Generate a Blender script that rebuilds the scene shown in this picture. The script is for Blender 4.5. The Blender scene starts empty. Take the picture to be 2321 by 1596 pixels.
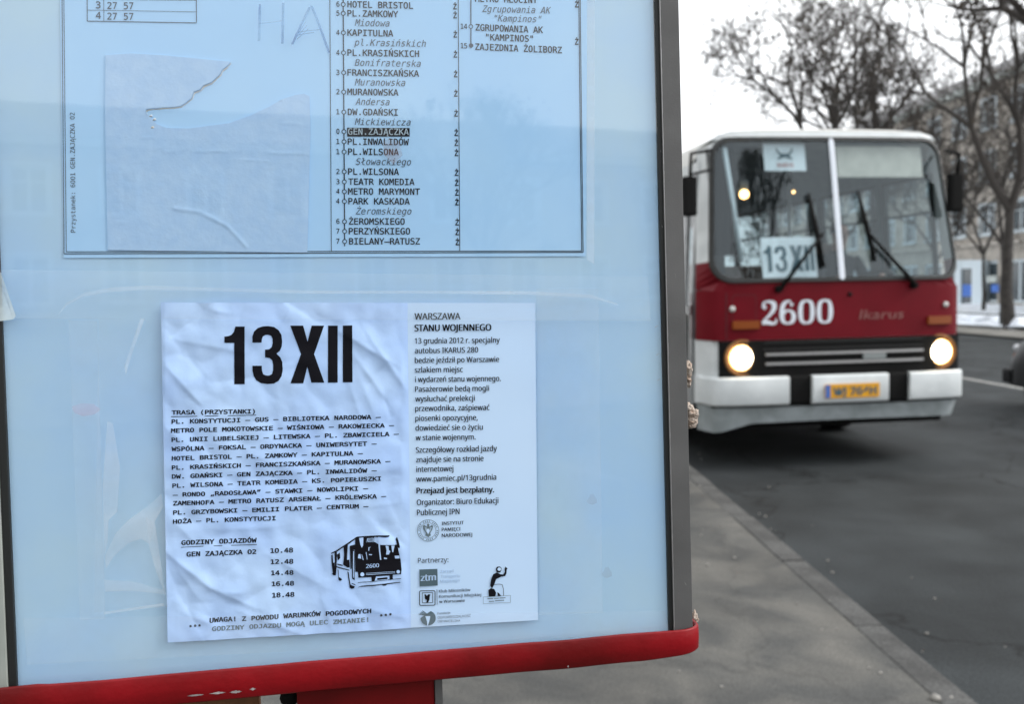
import bpy, bmesh, math, random, os
from mathutils import Vector, Matrix, noise
R = math.radians
C = bpy.context.scene.collection
scene = bpy.context.scene
random.seed(7)

# ------------------------------------------------------------------ camera
# pixel measurements are in a 2321 x 1596 frame; FPX is the focal length in those pixels
W_, H_, FPX = 2321.0, 1596.0, 2036.5
CAMP = Vector((0.0, 0.0, 1.68))
yaw, pitch, roll = R(1.95), R(3.93), 0.020
fw0 = Vector((math.sin(yaw), math.cos(yaw), 0))
rt0 = Vector((math.cos(yaw), -math.sin(yaw), 0))
FW = (fw0 * math.cos(pitch) + Vector((0, 0, -1)) * math.sin(pitch)).normalized()
up0 = rt0.cross(FW)
RT = rt0 * math.cos(roll) - up0 * math.sin(roll)
UP = up0 * math.cos(roll) + rt0 * math.sin(roll)
cam_d = bpy.data.cameras.new('camera')
cam = bpy.data.objects.new('camera', cam_d); C.objects.link(cam)
m = Matrix.Identity(4)
for i in range(3):
    m[i][0] = RT[i]; m[i][1] = UP[i]; m[i][2] = -FW[i]; m[i][3] = CAMP[i]
cam.matrix_world = m
cam_d.sensor_width = 36
cam_d.lens = 36 * FPX / W_
cam_d.clip_start = 0.02; cam_d.clip_end = 2000
cam_d.dof.use_dof = True
cam_d.dof.focus_distance = 0.74
cam_d.dof.aperture_fstop = 8.2
scene.camera = cam

# ------------------------------------------------------------------ overcast sky
SUN_EL, SUN_AZ = 40, 98      # azimuth measured from +Y clockwise: to the right
world = bpy.data.worlds.new('World'); scene.world = world; world.use_nodes = True
nt = world.node_tree; nt.nodes.clear()
out = nt.nodes.new('ShaderNodeOutputWorld'); bg = nt.nodes.new('ShaderNodeBackground')
sky = nt.nodes.new('ShaderNodeTexSky'); sky.sky_type = 'NISHITA'; sky.sun_disc = False
sky.sun_elevation = R(SUN_EL); sky.sun_rotation = R(SUN_AZ); sky.dust_density = 3.0
hs = nt.nodes.new('ShaderNodeHueSaturation'); hs.inputs['Saturation'].default_value = 0.35
mix = nt.nodes.new('ShaderNodeMixRGB'); mix.inputs[0].default_value = 0.86
tc = nt.nodes.new('ShaderNodeTexCoord'); nz = nt.nodes.new('ShaderNodeTexNoise')
nz.inputs['Scale'].default_value = 2.2; nz.inputs['Detail'].default_value = 4
rmp = nt.nodes.new('ShaderNodeValToRGB')
rmp.color_ramp.elements[0].position = 0.3; rmp.color_ramp.elements[0].color = (7.4, 7.7, 8.1, 1)
rmp.color_ramp.elements[1].position = 0.7; rmp.color_ramp.elements[1].color = (9.2, 9.3, 9.4, 1)
nt.links.new(tc.outputs['Generated'], nz.inputs['Vector']); nt.links.new(nz.outputs['Fac'], rmp.inputs['Fac'])
nt.links.new(sky.outputs[0], hs.inputs['Color']); nt.links.new(hs.outputs[0], mix.inputs[1])
nt.links.new(rmp.outputs[0], mix.inputs[2]); nt.links.new(mix.outputs[0], bg.inputs['Color'])
bg.inputs['Strength'].default_value = 0.13
nt.links.new(bg.outputs[0], out.inputs['Surface'])
sd = bpy.data.lights.new('sun', 'SUN'); sd.energy = 1.3; sd.angle = R(18); sd.color = (1, .97, .93)
sun = bpy.data.objects.new('sun', sd); C.objects.link(sun)
sdir = Vector((math.sin(R(SUN_AZ)) * math.cos(R(SUN_EL)), math.cos(R(SUN_AZ)) * math.cos(R(SUN_EL)), math.sin(R(SUN_EL))))
sun.rotation_euler = sdir.to_track_quat('Z', 'Y').to_euler(); sun.location = (0, 0, 30)
vs = scene.view_settings
vs.view_transform = 'Standard'; vs.look = 'None'; vs.gamma = 1; vs.use_curve_mapping = False
vs.exposure = 0.62

# ------------------------------------------------------------------ helpers
def ray(px, py):
    return FW * FPX + RT * (px - W_ / 2) - UP * (py - H_ / 2)
def ground(px, py, z=0.0):
    r = ray(px, py); t = (z - CAMP.z) / r.z
    return CAMP + r * t

def nodes_mat(name):
    mt = bpy.data.materials.new(name); mt.use_nodes = True
    return mt, mt.node_tree, mt.node_tree.nodes['Principled BSDF']
def mat(name, col, rough=0.6, metal=0.0, var=0.0, scale=8.0, bump=0.0, bscale=60.0, col2=None, emis=None, estr=0, spec=None, coat=0, detail=5, dist=0.0):
    mt, nt, b = nodes_mat(name)
    b.inputs['Base Color'].default_value = (*col, 1); b.inputs['Roughness'].default_value = rough
    b.inputs['Metallic'].default_value = metal
    if spec is not None: b.inputs['Specular IOR Level'].default_value = spec
    if coat: b.inputs['Coat Weight'].default_value = coat; b.inputs['Coat Roughness'].default_value = .12
    tc = nt.nodes.new('ShaderNodeTexCoord')
    if var or col2:
        n = nt.nodes.new('ShaderNodeTexNoise'); n.inputs['Scale'].default_value = scale; n.inputs['Detail'].default_value = detail
        n.inputs['Distortion'].default_value = dist
        nt.links.new(tc.outputs['Object'], n.inputs['Vector'])
        r = nt.nodes.new('ShaderNodeValToRGB')
        c2 = col2 or tuple(min(1, c * (1 + var)) for c in col)
        c1 = col if col2 else tuple(c * (1 - var) for c in col)
        r.color_ramp.elements[0].position = .35; r.color_ramp.elements[0].color = (*c1, 1)
        r.color_ramp.elements[1].position = .65; r.color_ramp.elements[1].color = (*c2, 1)
        nt.links.new(n.outputs['Fac'], r.inputs['Fac']); nt.links.new(r.outputs[0], b.inputs['Base Color'])
    if bump:
        n2 = nt.nodes.new('ShaderNodeTexNoise'); n2.inputs['Scale'].default_value = bscale; n2.inputs['Detail'].default_value = 6
        nt.links.new(tc.outputs['Object'], n2.inputs['Vector'])
        bp = nt.nodes.new('ShaderNodeBump'); bp.inputs['Strength'].default_value = bump; bp.inputs['Distance'].default_value = .01
        nt.links.new(n2.outputs['Fac'], bp.inputs['Height']); nt.links.new(bp.outputs[0], b.inputs['Normal'])
    if emis:
        b.inputs['Emission Color'].default_value = (*emis, 1); b.inputs['Emission Strength'].default_value = estr
    return mt
def glass_mat(name, tint=(.8, .85, .86), ior=1.5, rough=0.0, base=0.0, gcol=(1, 1, 1)):
    mt = bpy.data.materials.new(name); mt.use_nodes = True; nt = mt.node_tree; nt.nodes.clear()
    o = nt.nodes.new('ShaderNodeOutputMaterial'); tr = nt.nodes.new('ShaderNodeBsdfTransparent'); gl = nt.nodes.new('ShaderNodeBsdfGlossy')
    tr.inputs[0].default_value = (*tint, 1); gl.inputs['Roughness'].default_value = rough; gl.inputs['Color'].default_value = (*gcol, 1)
    fr = nt.nodes.new('ShaderNodeFresnel'); fr.inputs[0].default_value = ior
    ge = nt.nodes.new('ShaderNodeNewGeometry'); mi_ = nt.nodes.new('ShaderNodeMapRange'); mi_.inputs[3].default_value = ior; mi_.inputs[4].default_value = 1 / ior
    nt.links.new(ge.outputs['Backfacing'], mi_.inputs[0]); nt.links.new(mi_.outputs[0], fr.inputs[0])
    ad = nt.nodes.new('ShaderNodeMath'); ad.operation = 'ADD'; ad.inputs[1].default_value = base; ad.use_clamp = True
    mx = nt.nodes.new('ShaderNodeMixShader'); nt.links.new(fr.outputs[0], ad.inputs[0]); nt.links.new(ad.outputs[0], mx.inputs[0])
    nt.links.new(tr.outputs[0], mx.inputs[1]); nt.links.new(gl.outputs[0], mx.inputs[2]); nt.links.new(mx.outputs[0], o.inputs[0])
    return mt
def film_mat(name, opac=.12, col=(.8, .88, .95), rough=.25, streak=False, gloss=.05):
    # clear sticky tape or plastic film: mostly transparent, a little milky and shiny
    mt = bpy.data.materials.new(name); mt.use_nodes = True; nt = mt.node_tree; nt.nodes.clear()
    o = nt.nodes.new('ShaderNodeOutputMaterial'); tr = nt.nodes.new('ShaderNodeBsdfTransparent')
    df = nt.nodes.new('ShaderNodeBsdfPrincipled'); df.inputs['Base Color'].default_value = (*col, 1); df.inputs['Roughness'].default_value = rough
    mx = nt.nodes.new('ShaderNodeMixShader')
    tc = nt.nodes.new('ShaderNodeTexCoord'); n = nt.nodes.new('ShaderNodeTexNoise'); n.inputs['Scale'].default_value = 30 if not streak else 9
    n.inputs['Detail'].default_value = 4
    mp = nt.nodes.new('ShaderNodeMapping'); mp.inputs['Scale'].default_value = (1, 5, 1) if streak else (1, 1, 1)
    nt.links.new(tc.outputs['Object'], mp.inputs[0]); nt.links.new(mp.outputs[0], n.inputs['Vector'])
    mr = nt.nodes.new('ShaderNodeMapRange'); mr.inputs[1].default_value = .35; mr.inputs[2].default_value = .7
    mr.inputs[3].default_value = opac * .55; mr.inputs[4].default_value = opac * 1.6
    nt.links.new(n.outputs['Fac'], mr.inputs[0]); nt.links.new(mr.outputs[0], mx.inputs[0])
    nt.links.new(tr.outputs[0], mx.inputs[1]); nt.links.new(df.outputs[0], mx.inputs[2]); nt.links.new(mx.outputs[0], o.inputs[0])
    return mt

def tag(o, label=None, cat=None, group=None, kind=None):
    if label: o['label'] = label
    if cat: o['category'] = cat
    if group: o['group'] = group
    if kind: o['kind'] = kind
    return o
def empty(name, loc=(0, 0, 0), rz=0.0):
    o = bpy.data.objects.new(name, None); C.objects.link(o); o.location = loc; o.rotation_euler = (0, 0, rz); o.empty_display_size = .1
    return o
class MB:
    def __init__(s): s.v = []; s.f = []; s.m = []; s.sm = []
    def add(s, vs, fs, mi=0, sm=False):
        b = len(s.v); s.v += [tuple(v) for v in vs]
        for f in fs: s.f.append([b + i for i in f]); s.m.append(mi); s.sm.append(sm)
    def quad(s, a, b, c, d, mi=0): s.add([a, b, c, d], [(0, 1, 2, 3)], mi)
    def box(s, x0, x1, y0, y1, z0, z1, mi=0, fn=None):
        vs = [(x, y, z) for z in (z0, z1) for y in (y0, y1) for x in (x0, x1)]
        if fn: vs = [fn(*v) for v in vs]
        s.add(vs, [(0, 2, 3, 1), (4, 5, 7, 6), (0, 1, 5, 4), (2, 6, 7, 3), (0, 4, 6, 2), (1, 3, 7, 5)], mi)
    def tube(s, pts, rads, n=6, mi=0, cap=True, sm=True):
        pts = [Vector(p) for p in pts]
        if not isinstance(rads, (list, tuple)): rads = [rads] * len(pts)
        b = len(s.v); prev = None
        for i, p in enumerate(pts):
            d = (pts[min(i + 1, len(pts) - 1)] - pts[max(i - 1, 0)])
            d = d.normalized() if d.length > 1e-9 else Vector((0, 0, 1))
            if prev is None:
                a = Vector((1, 0, 0)) if abs(d.x) < .8 else Vector((0, 1, 0)); u = d.cross(a).normalized()
            else:
                u = prev - d * prev.dot(d)
                u = u.normalized() if u.length > 1e-6 else d.orthogonal().normalized()
            prev = u; w = d.cross(u)
            for k in range(n):
                t = 2 * math.pi * k / n; q = p + (u * math.cos(t) + w * math.sin(t)) * rads[i]; s.v.append(tuple(q))
        for i in range(len(pts) - 1):
            for k in range(n):
                s.f.append([b + i * n + k, b + i * n + (k + 1) % n, b + (i + 1) * n + (k + 1) % n, b + (i + 1) * n + k]); s.m.append(mi); s.sm.append(sm)
        if cap:
            s.f.append([b + k for k in range(n)][::-1]); s.m.append(mi); s.sm.append(False)
            s.f.append([b + (len(pts) - 1) * n + k for k in range(n)]); s.m.append(mi); s.sm.append(False)
    def grid(s, nu, nv, fn, mi=0, sm=True, mfn=None):
        b = len(s.v)
        for j in range(nv + 1):
            for i in range(nu + 1): s.v.append(tuple(fn(i / nu, j / nv)))
        for j in range(nv):
            for i in range(nu):
                a = b + j * (nu + 1) + i; s.f.append([a, a + 1, a + nu + 2, a + nu + 1])
                s.m.append(mfn((i + .5) / nu, (j + .5) / nv) if mfn else mi); s.sm.append(sm)
    def lathe(s, prof, n=24, org=(0, 0, 0), axis='z', mi=0, sm=True):
        b = len(s.v)
        for (r, h) in prof:
            for k in range(n):
                t = 2 * math.pi * k / n; a, c = r * math.cos(t), r * math.sin(t)
                p = (a, c, h) if axis == 'z' else ((a, h, c) if axis == 'y' else (h, a, c))
                s.v.append((p[0] + org[0], p[1] + org[1], p[2] + org[2]))
        for i in range(len(prof) - 1):
            for k in range(n):
                s.f.append([b + i * n + k, b + i * n + (k + 1) % n, b + (i + 1) * n + (k + 1) % n, b + (i + 1) * n + k]); s.m.append(mi); s.sm.append(sm)
    def ico(s, c, r, sub=1, mi=0, jit=0.0, sc=(1, 1, 1)):
        bm = bmesh.new(); bmesh.ops.create_icosphere(bm, subdivisions=sub, radius=1)
        bm.verts.ensure_lookup_table()
        vs = []
        for v in bm.verts:
            k = r * (1 + jit * noise.noise(v.co * 2.3 + Vector(c) * 7))
            vs.append((c[0] + v.co.x * k * sc[0], c[1] + v.co.y * k * sc[1], c[2] + v.co.z * k * sc[2]))
        s.add(vs, [[v.index for v in f.verts] for f in bm.faces], mi, True); bm.free()
    def build(s, name, mats, parent=None, loc=None, bevel=0.0, mw=None, fixn=False):
        me = bpy.data.meshes.new(name); me.from_pydata(s.v, [], s.f)
        if not isinstance(mats, (list, tuple)): mats = [mats]
        for x in mats: me.materials.append(x)
        me.polygons.foreach_set('material_index', s.m); me.polygons.foreach_set('use_smooth', s.sm)
        if fixn or bevel:
            bm = bmesh.new(); bm.from_mesh(me); bmesh.ops.recalc_face_normals(bm, faces=bm.faces)
            if bevel: bmesh.ops.bevel(bm, geom=[e for e in bm.edges if len(e.link_faces) == 2 and e.calc_face_angle(0) > .5], offset=bevel, segments=2, affect='EDGES', profile=.7)
            bm.to_mesh(me); bm.free()
        me.update()
        o = bpy.data.objects.new(name, me); C.objects.link(o)
        if parent: o.parent = parent
        if loc: o.location = loc
        if mw is not None: o.matrix_world = mw
        return o
def copy_tree(o, parent=None):
    c = o.copy(); C.objects.link(c)
    if parent: c.parent = parent
    for ch in [x for x in bpy.data.objects if x.parent == o]: copy_tree(ch, c)
    return c

# ------------------------------------------------------------------ materials
M = {}
M['asphalt'] = mat('asphalt', (.027, .031, .033), .78, var=.22, scale=1.3, bump=.5, bscale=45, detail=8, spec=.25)
M['pavement'] = mat('pavement', (.056, .057, .055), .9, scale=2.6, bump=.6, bscale=24, col2=(.108, .104, .094), detail=10, dist=.9)
M['kerb'] = mat('kerb_concrete', (.062, .062, .06), .85, var=.3, scale=5, bump=.5, bscale=40)
M['verge'] = mat('far_pavement', (.17, .165, .15), .9, var=.2, scale=1.5)
M['snow'] = mat('snow', (.86, .91, .96), .7, scale=1.5, col2=(.72, .77, .84), bump=.6, bscale=6)
M['far_stone'] = mat('pebble_stone', (.26, .25, .23), .9, var=.3, scale=30)
M['line'] = mat('road_paint', (.36, .36, .34), .8, scale=9, col2=(.2, .2, .19))
M['alu'] = mat('frame_aluminium', (.12, .12, .12), .55, var=.12, scale=18, bump=.05, bscale=700, metal=.2, spec=.3)
M['alu_edge'] = mat('bare_aluminium', (.45, .45, .45), .4, metal=.6)
M['rubber'] = mat('black_rubber', (.01, .012, .012), .55)
M['red_rail'] = mat('red_rail_paint', (.29, .002, .007), .42, scale=9, col2=(.13, .001, .002), bump=.06, bscale=160, spec=.3, detail=8)
M['red_post'] = mat('red_post_paint', (.15, .003, .004), .5, var=.2, scale=20, spec=.2)
M['chip'] = mat('chipped_primer', (.35, .33, .33), .8, var=.3, scale=200)
M['backing'] = mat('backing_panel', (.42, .66, .93), .6, scale=7, col2=(.50, .71, .86), detail=7)
M['sheet'] = mat('timetable_paper', (.43, .71, 1.0), .75, scale=9, col2=(.47, .74, 1.0))
M['blank'] = mat('glued_grey_paper', (.42, .64, .90), .85, scale=110, col2=(.47, .68, .92), bump=.05, bscale=260, detail=8)
M['torn'] = mat('torn_paper_fibre', (.62, .68, .72), .9, scale=180, col2=(.75, .68, .55))
M['poster_l'] = mat('poster_paper_violet', (.42, .62, 1.0), .7, scale=14, col2=(.50, .70, 1.0), bump=.05, bscale=70)
M['poster_r'] = mat('poster_paper_cyan', (.54, .74, 1.0), .7, scale=6, col2=(.58, .77, 1.0))
M['ink'] = mat('black_ink', (.008, .008, .012), .8, spec=.1)
M['ink2'] = mat('faded_ink', (.06, .08, .11), .8)
M['ink3'] = mat('grey_ink', (.12, .17, .2), .8)
M['pale'] = mat('pale_ink', (.30, .44, .60), .8)
M['slate'] = mat('slate_print', (.07, .12, .15), .8)
M['graffiti'] = mat('graffiti_scratch', (.22, .33, .55), .7)
M['pane'] = glass_mat('display_pane', (.98, .99, 1.0), 1.50, .02, .03)
M['film'] = film_mat('clear_tape', .07)
M['film2'] = film_mat('film_highlight', .17, (.85, .92, 1.0), .3, True)  # whitish film for painted highlights on folds and the sleeve edge
M['film3'] = film_mat('wide_tape', .09, (.78, .90, .98), .2, True)
M['glue'] = mat('dried_glue', (.45, .33, .25), .35, scale=120, col2=(.62, .55, .48), bump=.8, bscale=180)
M['wood'] = mat('brown_board', (.17, .075, .03), .7, var=.3, scale=30)
# bus
M['bred'] = mat('bus_red', (.15, .003, .010), .5, var=.12, scale=2.5, spec=.18)
M['bwhite'] = mat('bus_white', (.74, .78, .79), .5, scale=3.5, col2=(.60, .64, .65), detail=9, dist=.5, bump=.06, bscale=3)
M['bgrey'] = mat('bus_lower_skirt', (.44, .49, .51), .6, scale=5, col2=(.30, .34, .35), detail=9, dist=.8)
M['bdark'] = mat('bus_black', (.008, .008, .008), .7, spec=.12)
M['bgask'] = mat('windscreen_rubber', (.018, .02, .02), .5)
M['brib'] = mat('door_aluminium', (.42, .43, .44), .35, metal=.6, var=.15, scale=9)
M['chrome'] = mat('grille_bar_metal', (.5, .5, .5), .35, metal=.5)
M['bglass'] = glass_mat('windscreen_glass', (.80, .88, .90), 1.55, 0.0, .02, (.85, .95, 1.0))
M['sglass'] = glass_mat('side_glass', (.5, .58, .6), 1.5, 0.0, .02)
M['cab'] = mat('cab_lining', (.20, .25, .27), .8, var=.2, scale=4)
M['cabdark'] = mat('cab_dark', (.03, .032, .033), .8)
M['seat'] = mat('seat_vinyl', (.10, .06, .045), .6, var=.2)
M['pole'] = mat('grab_pole', (.55, .62, .66), .35)
M['visor'] = mat('sun_blind', (.55, .52, .46), .85, var=.08)
M['orange'] = mat('indicator_lens', (.22, .05, .006), .35, emis=(1, .25, .02), estr=.02)
M['lamp'] = mat('headlight_glow', (1, .9, .7), .3, emis=(1.0, .82, .56), estr=11.0)
M['lamp_ring'] = mat('halo_bezel', (.22, .10, .03), .5, metal=.3)  # warm brown puts the orange lamp halo into the bezel colour
M['bulb'] = mat('cab_bulb_glow', (1, .7, .3), .3, emis=(1, .55, .2), estr=6.0)
M['card'] = mat('white_card', (.80, .86, .90), .7)
M['cardink'] = mat('card_ink', (.06, .12, .15), .7)
M['cardred'] = mat('card_red', (.55, .2, .18), .7)
M['plate_y'] = mat('plate_yellow', (.80, .38, .01), .5)
M['plate_b'] = mat('plate_blue', (.06, .16, .5), .5)
M['tyre'] = mat('tyre', (.012, .012, .012), .85)
M['rim'] = mat('rim', (.3, .3, .3), .5, metal=.5)
M['skin'] = mat('skin', (.45, .26, .2), .6)
M['jacket'] = mat('dark_jacket', (.02, .024, .03), .85)
M['hair'] = mat('dark_hair', (.015, .012, .01), .8)
M['paintwhite'] = mat('number_paint', (.78, .84, .92), .5)
M['bark'] = mat('bark', (.045, .040, .036), .95, var=.3, scale=6)
M['twig'] = mat('twigs', (.055, .048, .043), .95)
M['leaf'] = mat('dry_leaves', (.085, .066, .048), .9, col2=(.05, .045, .04), scale=1.2)
M['stone'] = mat('facade_stone', (.42, .385, .34), .9, var=.18, scale=1.6, bump=.3, bscale=6)
M['plaster'] = mat('facade_plaster', (.46, .50, .48), .9, var=.12, scale=1.1)
M['roof'] = mat('roof_sheet', (.20, .20, .205), .8, var=.2, scale=1.5)
M['wframe'] = mat('window_frame_paint', (.62, .70, .74), .6)
M['wpane'] = mat('window_dark_glass', (.05, .065, .075), .12, spec=.8)
M['bluep'] = mat('blue_poster', (.05, .16, .55), .6, var=.2)
M['fence'] = mat('fence_iron', (.03, .035, .035), .7)
M['carpaint'] = mat('car_black', (.008, .009, .010), .35, spec=.3)
M['carglass'] = mat('car_glass', (.02, .025, .03), .05, spec=1.0)
M['lens'] = mat('car_lamp_lens', (.75, .77, .8), .15)

# ------------------------------------------------------------------ text as flat mesh shapes
FD = bpy.utils.system_resource('DATAFILES', path='fonts') or ''
def getfont(fn):
    try: return bpy.data.fonts.load(os.path.join(FD, fn))
    except Exception: return None
MONO = getfont('DejaVuSansMono.woff2'); SANS = getfont('NotoSansHebrew-Regular.woff2')
_tc = {}
def glyphs(s, font=None, off=0.0, res=3):
    key = (s, font.name if font else '', off)
    if key in _tc: return _tc[key]
    cu = bpy.data.curves.new('t', 'FONT'); cu.body = s; cu.size = 1; cu.resolution_u = res; cu.offset = off
    cu.dimensions = '2D'; cu.fill_mode = 'FRONT'
    if font: cu.font = font
    o = bpy.data.objects.new('t', cu); C.objects.link(o)
    me = bpy.data.meshes.new_from_object(o)
    vs = [(v.co.x, v.co.y) for v in me.vertices]; fs = [list(p.vertices) for p in me.polygons]
    bpy.data.objects.remove(o); bpy.data.curves.remove(cu); bpy.data.meshes.remove(me)
    if not vs: vs = [(0, 0)]; fs = []
    x0 = min(v[0] for v in vs); x1 = max(v[0] for v in vs)
    _tc[key] = (vs, fs, x0, max(x1 - x0, 1e-4)); return _tc[key]
def capheight(font, off=0.0):
    vs, fs, a, b = glyphs('H', font, off); ys = [v[1] for v in vs]; return max(ys) - min(ys)

# ==================================================================
# THE SETTING
# ==================================================================
PZ = 0.10      # pavement above the road
XK = 1.83      # road edge of the kerb
def sheet(name, x0, x1, y0, y1, z, mt, nx=1, ny=1, fz=None):
    mb = MB(); mb.grid(nx, ny, lambda u, v: (x0 + (x1 - x0) * u, y0 + (y1 - y0) * v, z + (fz(x0 + (x1 - x0) * u, y0 + (y1 - y0) * v) if fz else 0)))
    return tag(mb.build(name, mt), kind='structure')
sheet('ground', -400, 400, -300, 900, -0.05, M['verge'])
def road_mat():
    mt = M['asphalt']; nt = mt.node_tree; b = nt.nodes['Principled BSDF']
    tc = nt.nodes.new('ShaderNodeTexCoord'); mp = nt.nodes.new('ShaderNodeMapping'); mp.inputs['Scale'].default_value = (1.0, .06, 1)
    n = nt.nodes.new('ShaderNodeTexNoise'); n.inputs['Scale'].default_value = 1.1; n.inputs['Detail'].default_value = 3
    nt.links.new(tc.outputs['Object'], mp.inputs[0]); nt.links.new(mp.outputs[0], n.inputs['Vector'])
    src = b.inputs['Base Color'].links[0].from_socket
    mx = nt.nodes.new('ShaderNodeMixRGB'); mx.blend_type = 'MULTIPLY'; mx.inputs[0].default_value = 1
    r = nt.nodes.new('ShaderNodeValToRGB'); r.color_ramp.elements[0].position = .35; r.color_ramp.elements[0].color = (.85, .85, .85, 1)
    r.color_ramp.elements[1].position = .65; r.color_ramp.elements[1].color = (1.2, 1.2, 1.18, 1)
    nt.links.new(n.outputs['Fac'], r.inputs[0]); nt.links.new(src, mx.inputs[1]); nt.links.new(r.outputs[0], mx.inputs[2]); nt.links.new(mx.outputs[0], b.inputs['Base Color'])
road_mat()
def grit(mt, crack, cs, amt):
    nt = mt.node_tree; b = nt.nodes['Principled BSDF']; src = b.inputs['Base Color'].links[0].from_socket; tc = nt.nodes.new('ShaderNodeTexCoord')
    n = nt.nodes.new('ShaderNodeTexNoise'); n.inputs['Scale'].default_value = 130; n.inputs['Detail'].default_value = 3; nt.links.new(tc.outputs['Object'], n.inputs['Vector'])
    r = nt.nodes.new('ShaderNodeValToRGB'); r.color_ramp.elements[0].position = .36; r.color_ramp.elements[0].color = (1 - amt, 1 - amt, 1 - amt, 1); r.color_ramp.elements[1].position = .66; r.color_ramp.elements[1].color = (1 + amt * 1.3,) * 3 + (1,)
    mx = nt.nodes.new('ShaderNodeMixRGB'); mx.blend_type = 'MULTIPLY'; mx.inputs[0].default_value = 1; nt.links.new(n.outputs['Fac'], r.inputs[0]); nt.links.new(src, mx.inputs[1]); nt.links.new(r.outputs[0], mx.inputs[2])
    v = nt.nodes.new('ShaderNodeTexVoronoi'); v.feature = 'DISTANCE_TO_EDGE'; v.inputs['Scale'].default_value = cs; n2 = nt.nodes.new('ShaderNodeTexNoise'); n2.inputs['Scale'].default_value = 3; n2.inputs['Detail'].default_value = 6
    nt.links.new(tc.outputs['Object'], n2.inputs['Vector']); ad = nt.nodes.new('ShaderNodeMixRGB'); ad.blend_type = 'ADD'; ad.inputs[0].default_value = .8; nt.links.new(tc.outputs['Object'], ad.inputs[1]); nt.links.new(n2.outputs['Color'], ad.inputs[2]); nt.links.new(ad.outputs[0], v.inputs['Vector'])
    r2 = nt.nodes.new('ShaderNodeValToRGB'); r2.color_ramp.elements[0].position = 0; r2.color_ramp.elements[0].color = (crack, crack, crack, 1); r2.color_ramp.elements[1].position = .012; r2.color_ramp.elements[1].color = (1, 1, 1, 1)
    nt.links.new(v.outputs['Distance'], r2.inputs[0]); m2 = nt.nodes.new('ShaderNodeMixRGB'); m2.blend_type = 'MULTIPLY'; m2.inputs[0].default_value = 1; nt.links.new(mx.outputs[0], m2.inputs[1]); nt.links.new(r2.outputs[0], m2.inputs[2])
    n3 = nt.nodes.new('ShaderNodeTexNoise'); n3.inputs['Scale'].default_value = .9; n3.inputs['Detail'].default_value = 7; n3.inputs['Distortion'].default_value = 1.2; nt.links.new(tc.outputs['Object'], n3.inputs['Vector'])
    r3 = nt.nodes.new('ShaderNodeValToRGB'); r3.color_ramp.elements[0].position = .38; r3.color_ramp.elements[0].color = (.82, .82, .82, 1); r3.color_ramp.elements[1].position = .6; r3.color_ramp.elements[1].color = (1.1, 1.1, 1.1, 1)
    nt.links.new(n3.outputs['Fac'], r3.inputs[0]); m3 = nt.nodes.new('ShaderNodeMixRGB'); m3.blend_type = 'MULTIPLY'; m3.inputs[0].default_value = 1; nt.links.new(m2.outputs[0], m3.inputs[1]); nt.links.new(r3.outputs[0], m3.inputs[2])
    nt.links.new(m3.outputs[0], b.inputs['Base Color'])
grit(M['asphalt'], .35, .35, .45); grit(M['pavement'], .8, .45, .35); grit(M['kerb'], 1, 1, .4)
sheet('road', XK - .02, 15.2, -120, 500, 0, M['asphalt'])
sheet('far_pavement', 15.2, 17.4, -120, 500, 0.06, M['verge'])
sheet('pavement', -60, XK - .140, -60, 300, PZ, M['pavement'])
def snowz(x, y):
    return .16 * noise.noise(Vector((x * .5, y * .35, 3))) + .10 * noise.noise(Vector((x * 1.9, y * 1.3, 9))) + .12
sheet('snow_ground', 17.4, 31.0, 12, 95, 0.08, M['snow'], 36, 150, snowz)
# kerb: separate stones
kerb = tag(empty('kerb', (XK - .075, 0, 0)), kind='structure')
kb = MB(); kb.box(-.060, .072, 0, .988, -.1, PZ + .004)
k0 = kb.build('kerb_stone', M['kerb'], kerb, (0, -3, 0), bevel=.012)
for i in range(1, 60):
    k = k0.copy(); C.objects.link(k); k.parent = kerb; k.location = (random.uniform(-.005, .005), -3 + i, random.uniform(-.006, .004)); k.rotation_euler = (0, 0, random.uniform(-.004, .004))
gv = MB()
for k in range(90):
    r_ = random.uniform(.004, .012); x = random.gauss(XK - .35, .6); y = random.uniform(2.2, 9)
    if k == 0: x, y, r_ = *ground(2120, 1588, PZ)[:2], .022
    z = PZ if x < XK - .16 else (PZ if x < XK else 0)
    gv.ico((x, y, z + r_ * .4), r_, 1, 0, .6, (1, 1, .6))
tag(gv.build('grit', M['far_stone']), 'small pale grit lying loose on the pavement and along the kerb', 'grit', kind='stuff')
def marking(x, y0, y1, w=.13):
    mb = MB(); n = 12
    mb.grid(1, n, lambda u, v: (x - w / 2 + w * u + .008 * noise.noise(Vector((u * 9, v * 7, x))), y0 + (y1 - y0) * v, .004))
    return tag(mb.build('lane_marking', M['line']), kind='structure')
for y in (-14, -4.5, 1.5, 11.0, 20.5, 30, 39.5): marking(5.05, y, y + 4.0)
for y in (-16, -6.8, 3, 12.4, 22, 31.5, 41): marking(8.35, y, y + 5.0)

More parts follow.
